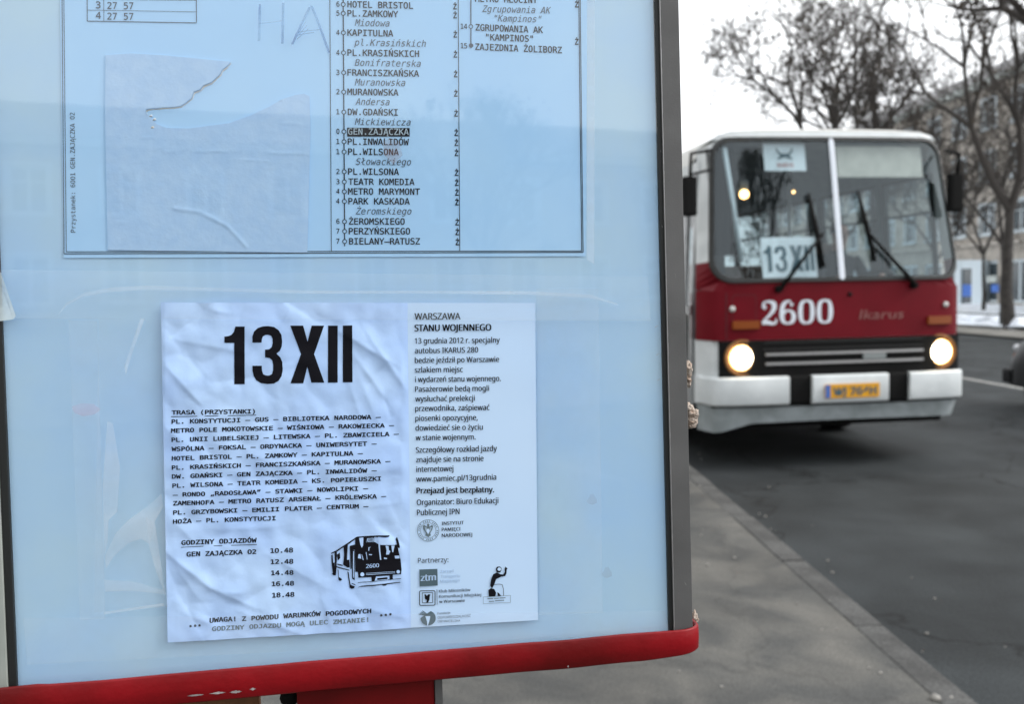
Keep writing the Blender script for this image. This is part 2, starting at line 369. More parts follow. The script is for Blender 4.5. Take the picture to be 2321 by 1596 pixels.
# ==================================================================
# DISPLAY CASE AND PAPERS: local frame u (right), v (up), w (towards the viewer), metres
# ==================================================================
q = 1.05084
hvec = ray(13680 / q, 442 / q).normalized()
vvec = -ray(3675 / q, 86000 / q).normalized()
nvec = hvec.cross(vvec).normalized(); vvec = nvec.cross(hvec).normalized()
r0 = ray(780, 1047); B0 = CAMP + r0 * (.72 / FPX)
BM = Matrix.Identity(4)
for i in range(3):
    BM[i][0] = hvec[i]; BM[i][1] = vvec[i]; BM[i][2] = nvec[i]; BM[i][3] = B0[i]
def uv(px, py, w=0.0):
    r = ray(px, py); o = B0 + nvec * w
    t = (o - CAMP).dot(nvec) / r.dot(nvec); p = CAMP + r * t - B0
    return (p.dot(hvec), p.dot(vvec))
def P(px, py, w=0.0):
    a, b = uv(px, py, w); return (a, b, w)
def zr(x0, y0, s):      # measurement crop (source pixels) -> frame pixels
    return lambda x, y: ((x0 + x / s) / q, (y0 + y / s) / q)
def bthing(name, u0, v0, w0=0):
    e = bpy.data.objects.new(name, None); C.objects.link(e); e.empty_display_size = .02
    e.matrix_world = BM @ Matrix.Translation((u0, v0, w0)); return e
def shift(mb, u0, v0, w0=0):
    mb.v = [(a - u0, b - v0, c - w0) for a, b, c in mb.v]; return mb

uR_o = uv(1550, 750, 0)[0]; uR_i = uv(1508, 750, 0)[0]; uR_g = uv(1497, 750, 0)[0]
vB = uv(780, 1497)[1]; vT = vB + .86
uL_g = uv(24, 1100)[0]; uL_i = uL_g - .006; uL_o = uL_i - (uR_o - uR_i)
print('board', uL_o, uR_o, vB, vT, 'poster', uv(367, 686), uv(1216, 1403), uv(1211, 687), uv(383, 1453))
case = bthing('display_case', (uL_o + uR_o) / 2, vB)
tag(case, 'grey framed glass timetable case with red bottom rail, filling the left of the view', 'display case')
cu0, cv0 = (uL_o + uR_o) / 2, vB
def cpart(mb, name, mt, bevel=0): return shift(mb, cu0, cv0).build(name, mt, case, bevel=bevel)
mb = MB(); mb.box(uL_i, uR_i, vB - .005, vT, -.004, .0010); bk = cpart(mb, 'backing_panel', M['backing'])
mb = MB(); mb.box(uL_i, uR_i, vB - .005, vT, -.034, -.030); cpart(mb, 'rear_panel', M['alu'])
for (a, b, mm_) in ((uL_o, uL_i, mat('lit_frame_aluminium', (.34, .37, .34), .6, var=.15, scale=12)), (uR_i, uR_o, M['alu'])):  # left side is a paler copy, its light put into the colour
    mb = MB(); mb.box(a, b, vB - .012, vT, -.034, .0055); fr_ = cpart(mb, 'frame_side', mm_, bevel=.0007)
mb = MB(); mb.box(uL_o, uR_o, vT + .0002, vT + .018, -.034, .0055); cpart(mb, 'frame_top', M['alu'], bevel=.0007)
for (a, b) in ((uL_i + .0002, uL_g), (uR_g, uR_i - .0002)):
    mb = MB(); mb.box(a, b, vB - .005, vT - .0002, -.001, .0042); cpart(mb, 'gasket', M['rubber'], bevel=.0012)
mb = MB()
for k in range(160):
    a = vB + (vT - vB) * k / 160; b = vB + (vT - vB) * (k + 1) / 160; ww = .0005 + .0003 * abs(noise.noise(Vector((k * .37, 1, 5))))
    mb.box(uR_i - .0004, uR_i - .0004 + ww, a, b, .0040, .0061)
cpart(mb, 'worn_edge', M['alu_edge'])
PW = .0034
mb = MB()
def panef(s, t):
    return (uL_g + (uR_g - uL_g) * s, vB + (vT - vB) * t, PW + .0003 * noise.noise(Vector((s * 2.1, t * 2.3, 4))))
mb.grid(40, 60, panef); cpart(mb, 'pane', M['pane'])
# red bottom rail: a bent strip running along the front, round the right end and back
def rail_path():
    pts = []
    wf = .0125
    x1 = uv(1589, 1440, .0125)[0] + .0030
    pts.append((uL_o - .10, wf)); pts.append((uv(200, 1540)[0], wf + .001)); pts.append((uv(700, 1500)[0], wf - .0008)); pts.append((uv(1250, 1450)[0], wf)); pts.append((x1 - .022, wf))
    for k in range(1, 9):
        t = math.pi / 2 * k / 8; pts.append((x1 - .022 + .022 * math.sin(t), wf - .016 + .016 * math.cos(t)))
    pts.append((x1 + .0005, -.030))
    for k in range(1, 6):
        t = math.pi / 2 * k / 5; pts.append((x1 + .0005 - .01 + .01 * math.cos(t), -.030 - .01 * math.sin(t)))
    pts.append((uL_o - .10, -.040))
    return pts
rp = rail_path()
vt = uv(1200, 1459, .0125)[1]; vb = uv(1200, 1525, .0125)[1]
vtL = uv(0, 1563, .0125)[1]; vtR = uv(1500, 1433, .0125)[1]
print('rail v', vt, vb, vtL, vtR)
dense = []
for i in range(len(rp) - 1):
    a, b = Vector(rp[i]), Vector(rp[i + 1]); n = max(1, int((b - a).length / .008))
    for k in range(n): dense.append(a.lerp(b, k / n))
dense.append(Vector(rp[-1]))
mb = MB(); b0 = 0; rings = []
def vtop(x):      # hand-bent lip: slight waves along the top edge
    t = (x - uv(0, 1563)[0]) / (uv(1500, 1433)[0] - uv(0, 1563)[0])
    return vtL + (vtR - vtL) * max(-.2, min(1.1, t)) + .0006 * noise.noise(Vector((x * 20, 1, 2))) + (.0016 if -.0 < t < .07 else 0) * 0.5
for i, p in enumerate(dense):
    d = (dense[min(i + 1, len(dense) - 1)] - dense[max(i - 1, 0)]).normalized(); nrm = Vector((d.y, -d.x)) * -1
    top = vtop(p.x); bot = top + (vb - vt) * 1.0 + (.0035 * max(0, min(1, (p.x - (rp[4][0] - .03)) / .05)))
    bul = .0004
    i_, o_ = p + nrm * -.0028, p
    prof = [(p - nrm * .0012, bot), (o_, bot + .0012), (p + nrm * bul, bot + (top - bot) * .5), (p + nrm * .0001, top - .0012), (p - nrm * .0004, top - .0003), (p - nrm * .0012, top), (p - nrm * .0024, top - .0002), (i_, bot)]
    rings.append([(c.x, h, c.y) for c, h in prof])
n = len(rings[0])
vs = [v for r_ in rings for v in r_]; fs = []
for i in range(len(rings) - 1):
    for k in range(n): fs.append([i * n + k, i * n + (k + 1) % n, (i + 1) * n + (k + 1) % n, (i + 1) * n + k])
mb.add(vs, fs, 0, True); ro = shift(mb, cu0, cv0).build('bottom_rail', M['red_rail'], case, fixn=True)
mb = MB(); mb.box(uL_o - .09, rp[4][0] - .03, vb + (vtL - vt) + .001, vb + (vtL - vt) + .003, -.038, .0095); cpart(mb, 'rail_floor', M['red_post'])
# chipped paint along the lower edge of the rail
for (x0, x1, y) in ((424, 462, 1579), (474, 512, 1574), (520, 548, 1571), (566, 580, 1564), (1286, 1290, 1512)):
    n = 9; a0 = []; a1 = []; mb = MB()
    for k in range(n + 1):
        xx = x0 + (x1 - x0) * k / n; yy = y - (xx - x0) * .09
        wd = (2 + 4 * abs(noise.noise(Vector((xx * .13, 3, 1))))) * math.sin(math.pi * (k + .3) / (n + .6))
        a0.append(P(xx, yy - wd, .0147)); a1.append(P(xx, yy + wd * .8, .0145))
    for k in range(n): mb.quad(a1[k], a1[k + 1], a0[k + 1], a0[k])
    cpart(mb, 'chipped_paint', M['chip'])
for (x, y, L, a) in ((1484, 742, 9, -.5), (1487, 805, 8, -.5), (1490, 862, 8, -.5), (1497, 340, 4, 1.2), (1500, 512, 3, .8), (1512, 900, 14, 1.5), (1530, 620, 10, 1.35), (1546, 1180, 18, 1.5), (1538, 250, 12, 1.6), (1552, 1320, 8, 1.1)):
    mb = MB(); dx, dy = L * math.cos(a), L * math.sin(a); mb.quad(P(x, y + 1, .0064), P(x + dx, y + dy + .6, .0064), P(x + dx, y + dy, .0064), P(x, y, .0064)); cpart(mb, 'scratch', M['alu_edge'])
# lumps of dried sealant behind the right edge of the frame
for (cx, cy, rr, sc) in ((1558, 838, .0040, (1, 1.9, 1)), (1558, 862, .0038, (.8, 1.6, 1)), (1566, 941, .0058, (1.1, 1.15, 1)), (1566, 958, .0052, (1.1, .9, 1)), (1560, 930, .0045, (.9, 1.4, 1)), (1574, 1403, .004, (.8, 1.6, 1))):
    mb = MB(); a, b = uv(cx, cy, -.02); mb.ico((a, b, -.02), rr, 3, 0, .75, sc); cpart(mb, 'sealant_lump', M['glue'])

# red post carrying the case
def on_w(px, py, w): return P(px, py, w)
pl, pr = uv(672, 1570, -.01)[0], uv(985, 1570, -.01)[0]; pr2 = uv(1003, 1570, -.01)[0]
post = bthing('red_post', (pl + pr) / 2, vb - .001, -.02)
tag(post, 'red painted steel post with a turned grey edge, holding up the case', 'post')
hh = (PZ - (BM @ Vector(((pl + pr) / 2, vb, -.02))).z) / vvec.z
mb = MB(); mb.box(-(pr - pl) / 2, (pr - pl) / 2, hh, 0, -.03, .010); mb.build('post_body', M['red_post'], post, bevel=.002)
mb = MB(); mb.box((pr - pl) / 2 + .0002, (pr2 - pl) - (pr - pl) / 2, hh, 0, -.028, .012); mb.build('post_lip', M['alu'], post, bevel=.001)
# brown board and pale plate behind the rail, lower left
a, b = uv(500, 1590, -.06); bb = bthing('wooden_board', a, b, -.06)
tag(bb, 'brown wooden board standing behind the red rail, left of the post', 'board')
mb = MB(); a0 = uv(270, 1590, -.06)[0]; a1 = uv(588, 1590, -.06)[0]; t0 = uv(400, 1556, -.06)[1]
hh2 = (PZ - (BM @ Vector((a, b, -.06))).z) / vvec.z
mb.box(a0 - a, a1 - a, hh2, t0 - b, -.012, 0); mb.build('plank', M['wood'], bb, bevel=.001)
bolt = MB(); bolt.lathe([(0, .006), (.006, .0055), (.008, .003), (.008, 0)], 12, (uv(668, 1578, -.03)[0] - a - .004, uv(668, 1578, -.03)[1] - b, .03)); bolt.build('bolt', M['bdark'], bb)

# ---- timetable sheet
tl = (136, -70); trr = (1331, -70); br = (1326, 581); bl = (146, 585)
su0, sv0 = uv(740, 583)
tt = bthing('timetable_sheet', su0, sv0)
tag(tt, 'pale blue printed bus timetable sheet listing stops, upper half of the case', 'timetable')
def quadsheet(c00, c10, c11, c01, w, nu, nv, fn=None):
    def f(s, t):
        x = (c00[0] * (1 - s) + c10[0] * s) * (1 - t) + (c01[0] * (1 - s) + c11[0] * s) * t
        y = (c00[1] * (1 - s) + c10[1] * s) * (1 - t) + (c01[1] * (1 - s) + c11[1] * s) * t
        a, b = uv(x, y); return (a, b, w + (fn(a, b, x, y) if fn else 0))
    return f
def curl(a, b, x, y):
    return .0003 * noise.noise(Vector((a * 9, b * 9, 1))) + .0006 * max(0, (y - 540) / 45) ** 2
mb = MB(); mb.grid(60, 40, quadsheet(bl, br, trr, tl, .0014, 60, 40, lambda a, b, x, y: .5 * curl(a, b, x, y)))
shift(mb, su0, sv0).build('sheet', M['sheet'], tt)
TW = .0018
class Print:
    """collects flat print, positions given in frame pixels, projected on the sheet surface"""
    def __init__(s, surf): s.mb = MB(); s.surf = surf
    def pt(s, x, y): return s.surf(x, y)
    def text(s, st, a, b, cap, font=None, off=0.0, shear=0.0, mi=0, res=3):
        if font is SANS and off >= .002:      # heavier weight: overprinted with a slight shift
            off = max(off, .014)
            for k in (-1, 0, 1):
                e = k * off * cap * 1.6
                s.text(st, (a[0] + e + abs(off * cap), a[1]), (b[0] + e - abs(off * cap), b[1]), cap, font, 0, shear, mi, res)
            return
        if font is MONO: st = st.replace('0', 'O')
        vs, fs, x0, w = glyphs(st, font, off, res); ch = capheight(font, off)
        dx, dy = b[0] - a[0], b[1] - a[1]; L = math.hypot(dx, dy); ux, uy = dx / L, dy / L
        pts = []
        for gx, gy in vs:
            tx = (gx - x0) / w * L + shear * gy / ch * cap; ty = gy / ch * cap
            pts.append(s.pt(a[0] + ux * tx + .035 * ty * 0, a[1] + uy * tx - ty))
        s.mb.add(pts, fs, mi)
    def poly(s, pts, mi=0): s.mb.add([s.pt(*p) for p in pts], [list(range(len(pts)))], mi)
    def line(s, a, b, w=1.2, mi=0):
        dx, dy = b[0] - a[0], b[1] - a[1]; L = math.hypot(dx, dy) or 1; nx, ny = -dy / L * w / 2, dx / L * w / 2
        k = max(1, int(L / 40))
        for i in range(k):
            t0, t1 = i / k, (i + 1) / k
            p0 = (a[0] + dx * t0, a[1] + dy * t0); p1 = (a[0] + dx * t1, a[1] + dy * t1)
            s.poly([(p0[0] + nx, p0[1] + ny), (p1[0] + nx, p1[1] + ny), (p1[0] - nx, p1[1] - ny), (p0[0] - nx, p0[1] - ny)], mi)
    def pline(s, pts, w=1.2, mi=0, close=False):
        for i in range(len(pts) - (0 if close else 1)): s.line(pts[i], pts[(i + 1) % len(pts)], w, mi)
    def ring(s, c, r, w, mi=0, n=14):
        s.pline([(c[0] + r * math.cos(6.2832 * k / n), c[1] + r * math.sin(6.2832 * k / n)) for k in range(n)], w, mi, True)
    def disc(s, c, rx, ry, mi=0, n=14):
        s.poly([(c[0] + rx * math.cos(6.2832 * k / n), c[1] - ry * math.sin(6.2832 * k / n)) for k in range(n)], mi)
    def build(s, name, mats, parent, u0, v0): return shift(s.mb, u0, v0).build(name, mats, parent)
def surf_tt(x, y, w=TW):
    a, b = uv(x, y); return (a, b, w + .5 * curl(a, b, x, y))
pr_ = Print(surf_tt)
Z2 = zr(740, 0, 2.494)
rows = [('6', 'HOTEL BRISTOL', 45, 218, 608, 0), ('5', 'PL.ZAMKOWY', 98, 218, 520, 0), (None, 'Miodowa', 155, 262, 470, 1), ('4', 'KAPITULNA', 213, 218, 490, 0),
    (None, 'pl.Krasińskich', 272, 262, 685, 1), ('4', 'PL.KRASIŃSKICH', 332, 218, 643, 0), (None, 'Bonifraterska', 392, 262, 655, 1), ('3', 'FRANCISZKAŃSKA', 450, 218, 643, 0),
    (None, 'Muranowska', 508, 262, 563, 1), ('2', 'MURANOWSKA', 565, 218, 521, 0), (None, 'Andersa', 624, 266, 470, 1), ('1', 'DW.GDAŃSKI', 684, 220, 517, 0),
    (None, 'Mickiewicza', 743, 262, 595, 1), ('0', 'GEN.ZAJĄCZKA', 800, 220, 583, 2), ('1', 'PL.INWALIDÓW', 860, 220, 583, 0), ('1', 'PL.WILSONA', 920, 222, 523, 0),
    (None, 'Słowackiego', 980, 267, 598, 1), ('2', 'PL.WILSONA', 1038, 222, 524, 0), ('3', 'TEATR KOMEDIA', 1098, 224, 616, 0), ('4', 'METRO MARYMONT', 1156, 222, 648, 0),
    ('4', 'PARK KASKADA', 1214, 224, 588, 0), (None, 'Żeromskiego', 1274, 268, 600, 1), ('6', 'ŻEROMSKIEGO', 1334, 227, 558, 0), ('7', 'PERZYŃSKIEGO', 1392, 226, 590, 0), ('7', 'BIELANY—RATUSZ', 1452, 228, 649, 0)]
for num, st, y, x0, x1, kd in rows:
    sl = .022 * (1 - y / 1450)
    if kd == 2:
        pr_.poly([Z2(217, 760), Z2(587, 762), Z2(587, 812), Z2(217, 812)][::-1], 0)
    if kd == 1: pr_.text(st, Z2(x0, y), Z2(x1 - 6, y + sl * (x1 - x0)), 15, MONO, .0, .22, 1)
    elif kd == 0: pr_.text(st, Z2(x0, y), Z2(x1, y + sl * (x1 - x0)), 14.6, MONO, .010, 0, 0)
    if num:
        pr_.text(num, Z2(153, y - 4), Z2(171, y - 4), 11.5, MONO, .008, 0, 0)
        xc = 193 + 9 * y / 1452
        pr_.ring(Z2(xc, y - 17), 4.6, 1.7, 0)
        pr_.text('Ż', Z2(845 + .01 * y, y + 12 - 8 * y / 1450), Z2(866 + .01 * y, y + 12 - 8 * y / 1450), 13, MONO, .02, 0, 0)
ys = [r_[2] - 17 for r_ in rows if r_[0]]
for a, b in zip(ys[:-1], ys[1:]):
    pr_.line(Z2(193 + 9 * a / 1452, a + 12), Z2(193 + 9 * b / 1452, b - 12), 2.3)
pr_.line(Z2(202, 1447), Z2(202, 1463), 2.3); pr_.line(Z2(193, -60), Z2(193, 14), 2.3)
for st, y, x0, x1, kd, dy in (('METRO MŁOCINY', 12, 975, 1345, 0, 8), ('Zgrupowania AK', 72, 1018, 1418, 1, 10), ('"Kampinos"', 128, 1085, 1360, 1, 6), ('ZGRUPOWANIA AK', 182, 978, 1378, 0, 16), ('"KAMPINOS"', 240, 1040, 1318, 0, 10), ('ZAJEZDNIA ŻOLIBORZ', 297, 976, 1490, 0, 20)):
    pr_.text(st, Z2(x0, y), Z2(x1, y + dy), 14.8, MONO, .010 if not kd else 0, .22 if kd else 0, kd)
for y in (45, 266): pr_.text('Ż', Z2(1567, y), Z2(1588, y), 13.5, MONO, .02)
pr_.text('14', Z2(890, 172), Z2(928, 173), 11.5, MONO, .008); pr_.text('15', Z2(890, 287), Z2(928, 288), 11.5, MONO, .008)
pr_.line(Z2(950, -60), Z2(950, 148), 2.3, 1); pr_.line(Z2(950, 170), Z2(950, 270), 2.3, 1); pr_.ring(Z2(950, 159), 4.4, 1.7, 1); pr_.disc(Z2(951, 272), 5, 5, 1)
# column rules and double border
pr_.line(Z2(113, -150), Z2(123, 1492), 1.4); pr_.line(Z2(874, -150), Z2(884, 1492), 1.5)
pr_.line(Z2(1588, -150), Z2(1607, 1491), 1.6); pr_.line(Z2(1596, -150), Z2(1615, 1498), 1.6)
pr_.line((151.5, 571), Z2(1607, 1491), 1.5); pr_.line((147, 575.5), Z2(1615, 1499), 1.7)
pr_.line((146, -50), (152, 571), 1.3, 1); pr_.line((142, -50), (147, 575.5), 1.5, 1)
# small table upper left
Z1 = zr(0, 0, 1.9)
for x in (398, 473, 891): pr_.line(Z1(x - 1, -120), Z1(x, 103 if x > 500 else 98), 1.6 if x != 473 else 1.1, 1)
pr_.line(Z1(398, 97), Z1(891, 105), 1.7, 1); pr_.line(Z1(398, 47), Z1(891, 55), .9, 1); pr_.line(Z1(398, -3), Z1(891, 4), .9, 1)
for st, x0, x1, y in (('3', 437, 458, 39), ('27', 489, 532, 42), ('57', 563, 606, 43), ('4', 437, 460, 86), ('27', 489, 532, 90), ('57', 563, 606, 91)):
    pr_.text(st, Z1(x0, y), Z1(x1, y), 15.5, MONO, .008, 0, 1)
# vertical stop name
def vtext(prn, st, a, b, cap, font, mi):
    st = st.replace('0', 'O'); vs, fs, x0, w = glyphs(st, font, .0); ch = capheight(font); pts = []
    for gx, gy in vs:
        t = (gx - x0) / w; bx = a[0] + (b[0] - a[0]) * t - gy / ch * cap; by = a[1] + (b[1] - a[1]) * t; pts.append(prn.pt(bx, by))
    prn.mb.add(pts, fs, mi)
vtext(pr_, 'Przystanek: 6001 GEN.ZAJĄCZKA 02', Z1(345, 1052), Z1(341, 511), 10.5, MONO, 1)
pr_.build('printed_text', [M['ink'], M['ink2']], tt, su0, sv0)
pi = Print(lambda x, y: surf_tt(x, y, .0020)); pi.text('GEN.ZAJĄCZKA', Z2(222, 801), Z2(582, 803), 14.6, MONO, .008, 0, 0); pi.build('highlighted_text', [mat('light_letter', (.40, .52, .60))], tt, su0, sv0)

# ---- blank torn sheet glued over the timetable
bu0, bv0 = uv(470, 570)
bs = bthing('blank_sheet', bu0, bv0)
tag(bs, 'blank grey-blue sheet with a ragged tear, glued over the timetable', 'paper')
tear = [(523, 141), (516, 150), (505, 158), (500, 168), (492, 176), (480, 187), (462, 194), (455, 203), (440, 209), (436, 222), (425, 231), (412, 240), (395, 243), (372, 244), (350, 246), (338, 247), (331, 250), (334, 258), (344, 268), (356, 282), (380, 291), (430, 292), (475, 286), (520, 280), (570, 262), (610, 243), (640, 226), (670, 216), (690, 213), (702, 219)]
outer = [(241, 126), (300, 122), (380, 127), (450, 134)] + tear + [(704, 300), (701, 400), (699, 500), (697, 573), (600, 572), (480, 570), (360, 569), (246, 567), (243, 420), (240, 280)]
def bsw(x, y): return .0023 + .00022 * noise.noise(Vector((x * .012, y * .012, 7)))
def crease_h(x, y):
    h = 0
    for (x0, y0, x1, y1, a, wd) in ((395, 473, 455, 482, 1.0, 3.5), (455, 482, 515, 512, 1.1, 3.5), (515, 512, 560, 560, .9, 3.2), (437, 344, 515, 344, .5, 2.2), (600, 346, 700, 351, .5, 2), (640, 280, 700, 284, .4, 2), (320, 313, 352, 313, .35, 2), (530, 362, 610, 366, .35, 2), (265, 505, 300, 507, .4, 2), (460, 222, 640, 228, .45, 2.2), (370, 345, 402, 345, .35, 2)):
        dx, dy = x1 - x0, y1 - y0; L2 = dx * dx + dy * dy; t = max(0, min(1, ((x - x0) * dx + (y - y0) * dy) / L2))
        d = math.hypot(x - x0 - dx * t, y - y0 - dy * t); h = max(h, a * math.exp(-(d / wd) ** 2) * (1 if 0 < t < 1 else .6))
    return h * .0006
def clipped_sheet(poly, w, step, mt, name, parent, u0, v0, thick=True):
    """sheet of paper with an irregular outline: fine grid cut to the outline"""
    bm = bmesh.new(); vv = [bm.verts.new((x, -y, 0)) for x, y in poly]; f = bm.faces.new(vv)
    bmesh.ops.triangulate(bm, faces=[f], ngon_method='EAR_CLIP')
    xs = [p[0] for p in poly]; ys_ = [-p[1] for p in poly]
    x = min(xs) + step
    while x < max(xs):
        bmesh.ops.bisect_plane(bm, geom=bm.verts[:] + bm.edges[:] + bm.faces[:], plane_co=(x, 0, 0), plane_no=(1, 0, 0)); x += step
    y = min(ys_) + step
    while y < max(ys_):
        bmesh.ops.bisect_plane(bm, geom=bm.verts[:] + bm.edges[:] + bm.faces[:], plane_co=(0, y, 0), plane_no=(0, 1, 0)); y += step
    mb = MB(); bm.verts.index_update()
    pts = []
    for v in bm.verts:
        a, b = uv(v.co.x, -v.co.y); pts.append((a, b, w(v.co.x, -v.co.y)))
    mb.add(pts, [[v.index for v in f.verts] for f in bm.faces], 0, True)
    if thick:
        for e in bm.edges:
            if len(e.link_faces) == 1:
                i, j = e.verts[0].index, e.verts[1].index; p, r_ = pts[i], pts[j]
                mb.quad(p, r_, (r_[0], r_[1], r_[2] - .0006), (p[0], p[1], p[2] - .0006))
    bm.free(); return shift(mb, u0, v0).build(name, mt, parent)
clipped_sheet(outer, lambda x, y: bsw(x, y) + crease_h(x, y), 4, M['blank'], 'paper_sheet', bs, bu0, bv0)
mb = MB()
for i in range(len(tear) - 13):
    a, b = tear[i], tear[i + 1]; n1 = 1.6 + 1.6 * random.random(); n2 = 1.6 + 1.6 * random.random()
    mb.quad(P(a[0], a[1], .0028), P(b[0], b[1], .0028), P(b[0] + n2 * .6, b[1] + n2, .0021), P(a[0] + n1 * .6, a[1] + n1, .0021))
for (x, y) in ((342, 262), (350, 270), (346, 288)):
    mb.ico(P(x, y, .0021), .0014, 1, 0, .5, (1, .7, .3))
shift(mb, bu0, bv0).build('torn_edge', M['torn'], bs)

# ---- scratched graffiti on the pane
gu0, gv0 = uv(660, 60)
gm = MB()
def scribble(pts, w):
    for i in range(len(pts) - 1):
        a, b = pts[i], pts[i + 1]; dx, dy = b[0] - a[0], b[1] - a[1]; L = math.hypot(dx, dy); nx, ny = -dy / L * w, dx / L * w
        ww = PW + .0008
        gm.quad(P(a[0] + nx, a[1] + ny, ww), P(b[0] + nx, b[1] + ny, ww), P(b[0] - nx, b[1] - ny, ww), P(a[0] - nx, a[1] - ny, ww))
for k in range(3):
    o = k * 1.8
    scribble([(587 + o, 8), (586 + o, 50), (585 + o, 92)], .8); scribble([(640 + o, 5), (639 + o, 60), (638 + o, 98)], .8)
    scribble([(704 - o, 15), (684 - o, 55), (664 - o, 100)], .8); scribble([(704 + o, 12), (724 + o, 62), (744 + o, 118)], .8)
scribble([(586, 52), (610, 50), (638, 46)], .7); scribble([(676, 72), (700, 68), (726, 66)], .7); scribble([(676, 78), (712, 72)], .7)
for k in range(4): scribble([(690 + 3 * k, 40 + 8 * k), (676 - k, 70 + 6 * k)], .5)
go = shift(gm, gu0, gv0).build('graffiti', film_mat('pen_scratch', .38, (.16, .25, .48), .5)); go.matrix_world = BM @ Matrix.Translation((gu0, gv0, 0))
tag(go, 'faint pen graffiti reading HA on the pane above the blank sheet', 'graffiti')

# ---- notice poster 13 XII
p_tl, p_tr, p_br, p_bl = (367, 686), (1211, 687), (1217, 1403), (383, 1453)
seam_t, seam_b = (923, 687), (931, 1420.3)
nu0, nv0 = uv(800, 1428)
poster = bthing('notice_poster', nu0, nv0)
tag(poster, 'crumpled pale blue notice headed 13 XII, taped in the lower half of the case', 'poster')
rc = random.Random(21)
creases = [(395, 760, 470, 700, .9), (470, 700, 520, 712, .6), (660, 700, 640, 735, .5), (655, 690, 760, 745, 1.0), (760, 745, 800, 770, .8), (800, 770, 880, 820, 1.0), (880, 820, 850, 850, .7), (840, 770, 925, 890, 1.0),
    (800, 800, 870, 900, .8), (870, 900, 900, 990, .7), (380, 830, 470, 930, .9), (400, 770, 560, 800, .5), (430, 900, 500, 950, .5), (380, 1250, 480, 1330, 1.0), (480, 1330, 580, 1375, .9), (385, 1290, 450, 1420, .6),
    (500, 1200, 640, 1190, .4), (560, 1390, 700, 1440, .7), (860, 1190, 925, 1240, .9), (800, 1370, 925, 1400, .5), (395, 1180, 450, 1230, .5), (540, 1000, 700, 960, .3), (700, 1100, 900, 1060, .3), (600, 1250, 740, 1330, .4)]
for k in range(22):
    x, y = rc.uniform(375, 900), rc.uniform(695, 1430); t = rc.uniform(-.2, 1.3); L = rc.uniform(40, 120)
    creases.append((x, y, x + L * math.cos(t), y + L * math.sin(t), rc.uniform(.2, .6)))
def crumple(x, y):
    if x > 935: return 0.0
    edge = max(0, min(1, (926 - x) / 16)) * max(0, min(1, (x - 366) / 10))
    h = 0
    for k, (x0, y0, x1, y1, a) in enumerate(creases):
        dx, dy = x1 - x0, y1 - y0; L2 = dx * dx + dy * dy; t = max(0, min(1, ((x - x0) * dx + (y - y0) * dy) / L2))
        ex, ey = x - x0 - dx * t, y - y0 - dy * t; d = math.hypot(ex, ey)
        if d > 60: continue
        side = 1 if (dx * ey - dy * ex) > 0 else -1
        sg = 1 if k % 3 else -1
        h += sg * a * (math.exp(-d / (7 if side > 0 else 20))) * (1 - .5 * abs(2 * t - 1)) * .0018
    v = noise.noise(Vector((x * .011, y * .011, 2))) ; v2 = noise.noise(Vector((x * .03, y * .026, 8)))
    h += .0019 * abs(v) + .0007 * v2
    return max(h + .0006, .00005) * edge
PWZ = PW + .0005
def surf_po(x, y, w=PWZ + .00025):
    a, b = uv(x, y); return (a, b, w + crumple(x, y))
def lerp2(a, b, t): return (a[0] + (b[0] - a[0]) * t, a[1] + (b[1] - a[1]) * t)
mb = MB()
def pf(s, t):
    p = lerp2(lerp2(p_bl, seam_b, s), lerp2(p_tl, seam_t, s), t); a, b = uv(*p); return (a, b, PWZ + crumple(*p))
mb.grid(150, 190, pf)
shift(mb, nu0, nv0).build('crumpled_half', M['poster_l'], poster)
mb = MB()
def pf2(s, t):
    p = lerp2(lerp2(seam_b, p_br, s), lerp2(seam_t, p_tr, s), t); a, b = uv(*p)
    return (a, b, PWZ + .0002 * (1 + noise.noise(Vector((p[0] * .01, p[1] * .01, 5)))) * min(1, s * 8))
mb.grid(30, 60, pf2)
shift(mb, nu0, nv0).build('smooth_half', M['poster_r'], poster)
# heading: heavy condensed figures, cut on a fine grid so they follow the folds
Z3 = zr(360, 700, 2.85); Z4 = zr(360, 1220, 3.492); Z5 = zr(960, 700, 2.956); Z6 = zr(960, 1200, 4.694); Z7 = zr(760, 1240, 8.867)
def cut_print(polys, step, name, mt, parent, lift=.0003, mis=None):
    bm = bmesh.new()
    for k, poly in enumerate(polys):
        vv = [bm.verts.new((x, -y, 0)) for x, y in poly]; f = bm.faces.new(vv); f.material_index = mis[k] if mis else 0
        if len(poly) > 4: bmesh.ops.triangulate(bm, faces=[f], ngon_method='EAR_CLIP')
    xs = [v.co.x for v in bm.verts]; ys_ = [v.co.y for v in bm.verts]
    x = min(xs) + step
    while x < max(xs):
        bmesh.ops.bisect_plane(bm, geom=bm.verts[:] + bm.edges[:] + bm.faces[:], plane_co=(x, 0, 0), plane_no=(1, 0, 0)); x += step
    y = min(ys_) + step
    while y < max(ys_):
        bmesh.ops.bisect_plane(bm, geom=bm.verts[:] + bm.edges[:] + bm.faces[:], plane_co=(0, y, 0), plane_no=(0, 1, 0)); y += step
    bm.verts.index_update(); mb = MB(); pts = []
    for v in bm.verts:
        pts.append(surf_po(v.co.x, -v.co.y, PWZ + lift))
    b = len(mb.v); mb.v = pts
    for f in bm.faces: mb.f.append([v.index for v in f.verts]); mb.m.append(f.material_index); mb.sm.append(True)
    bm.free(); return shift(mb, nu0, nv0).build(name, mt, parent)
one = [(640, 222), (640, 611), (570, 611), (570, 332), (505, 332), (505, 290), (530, 287), (552, 278), (568, 258), (578, 222)]
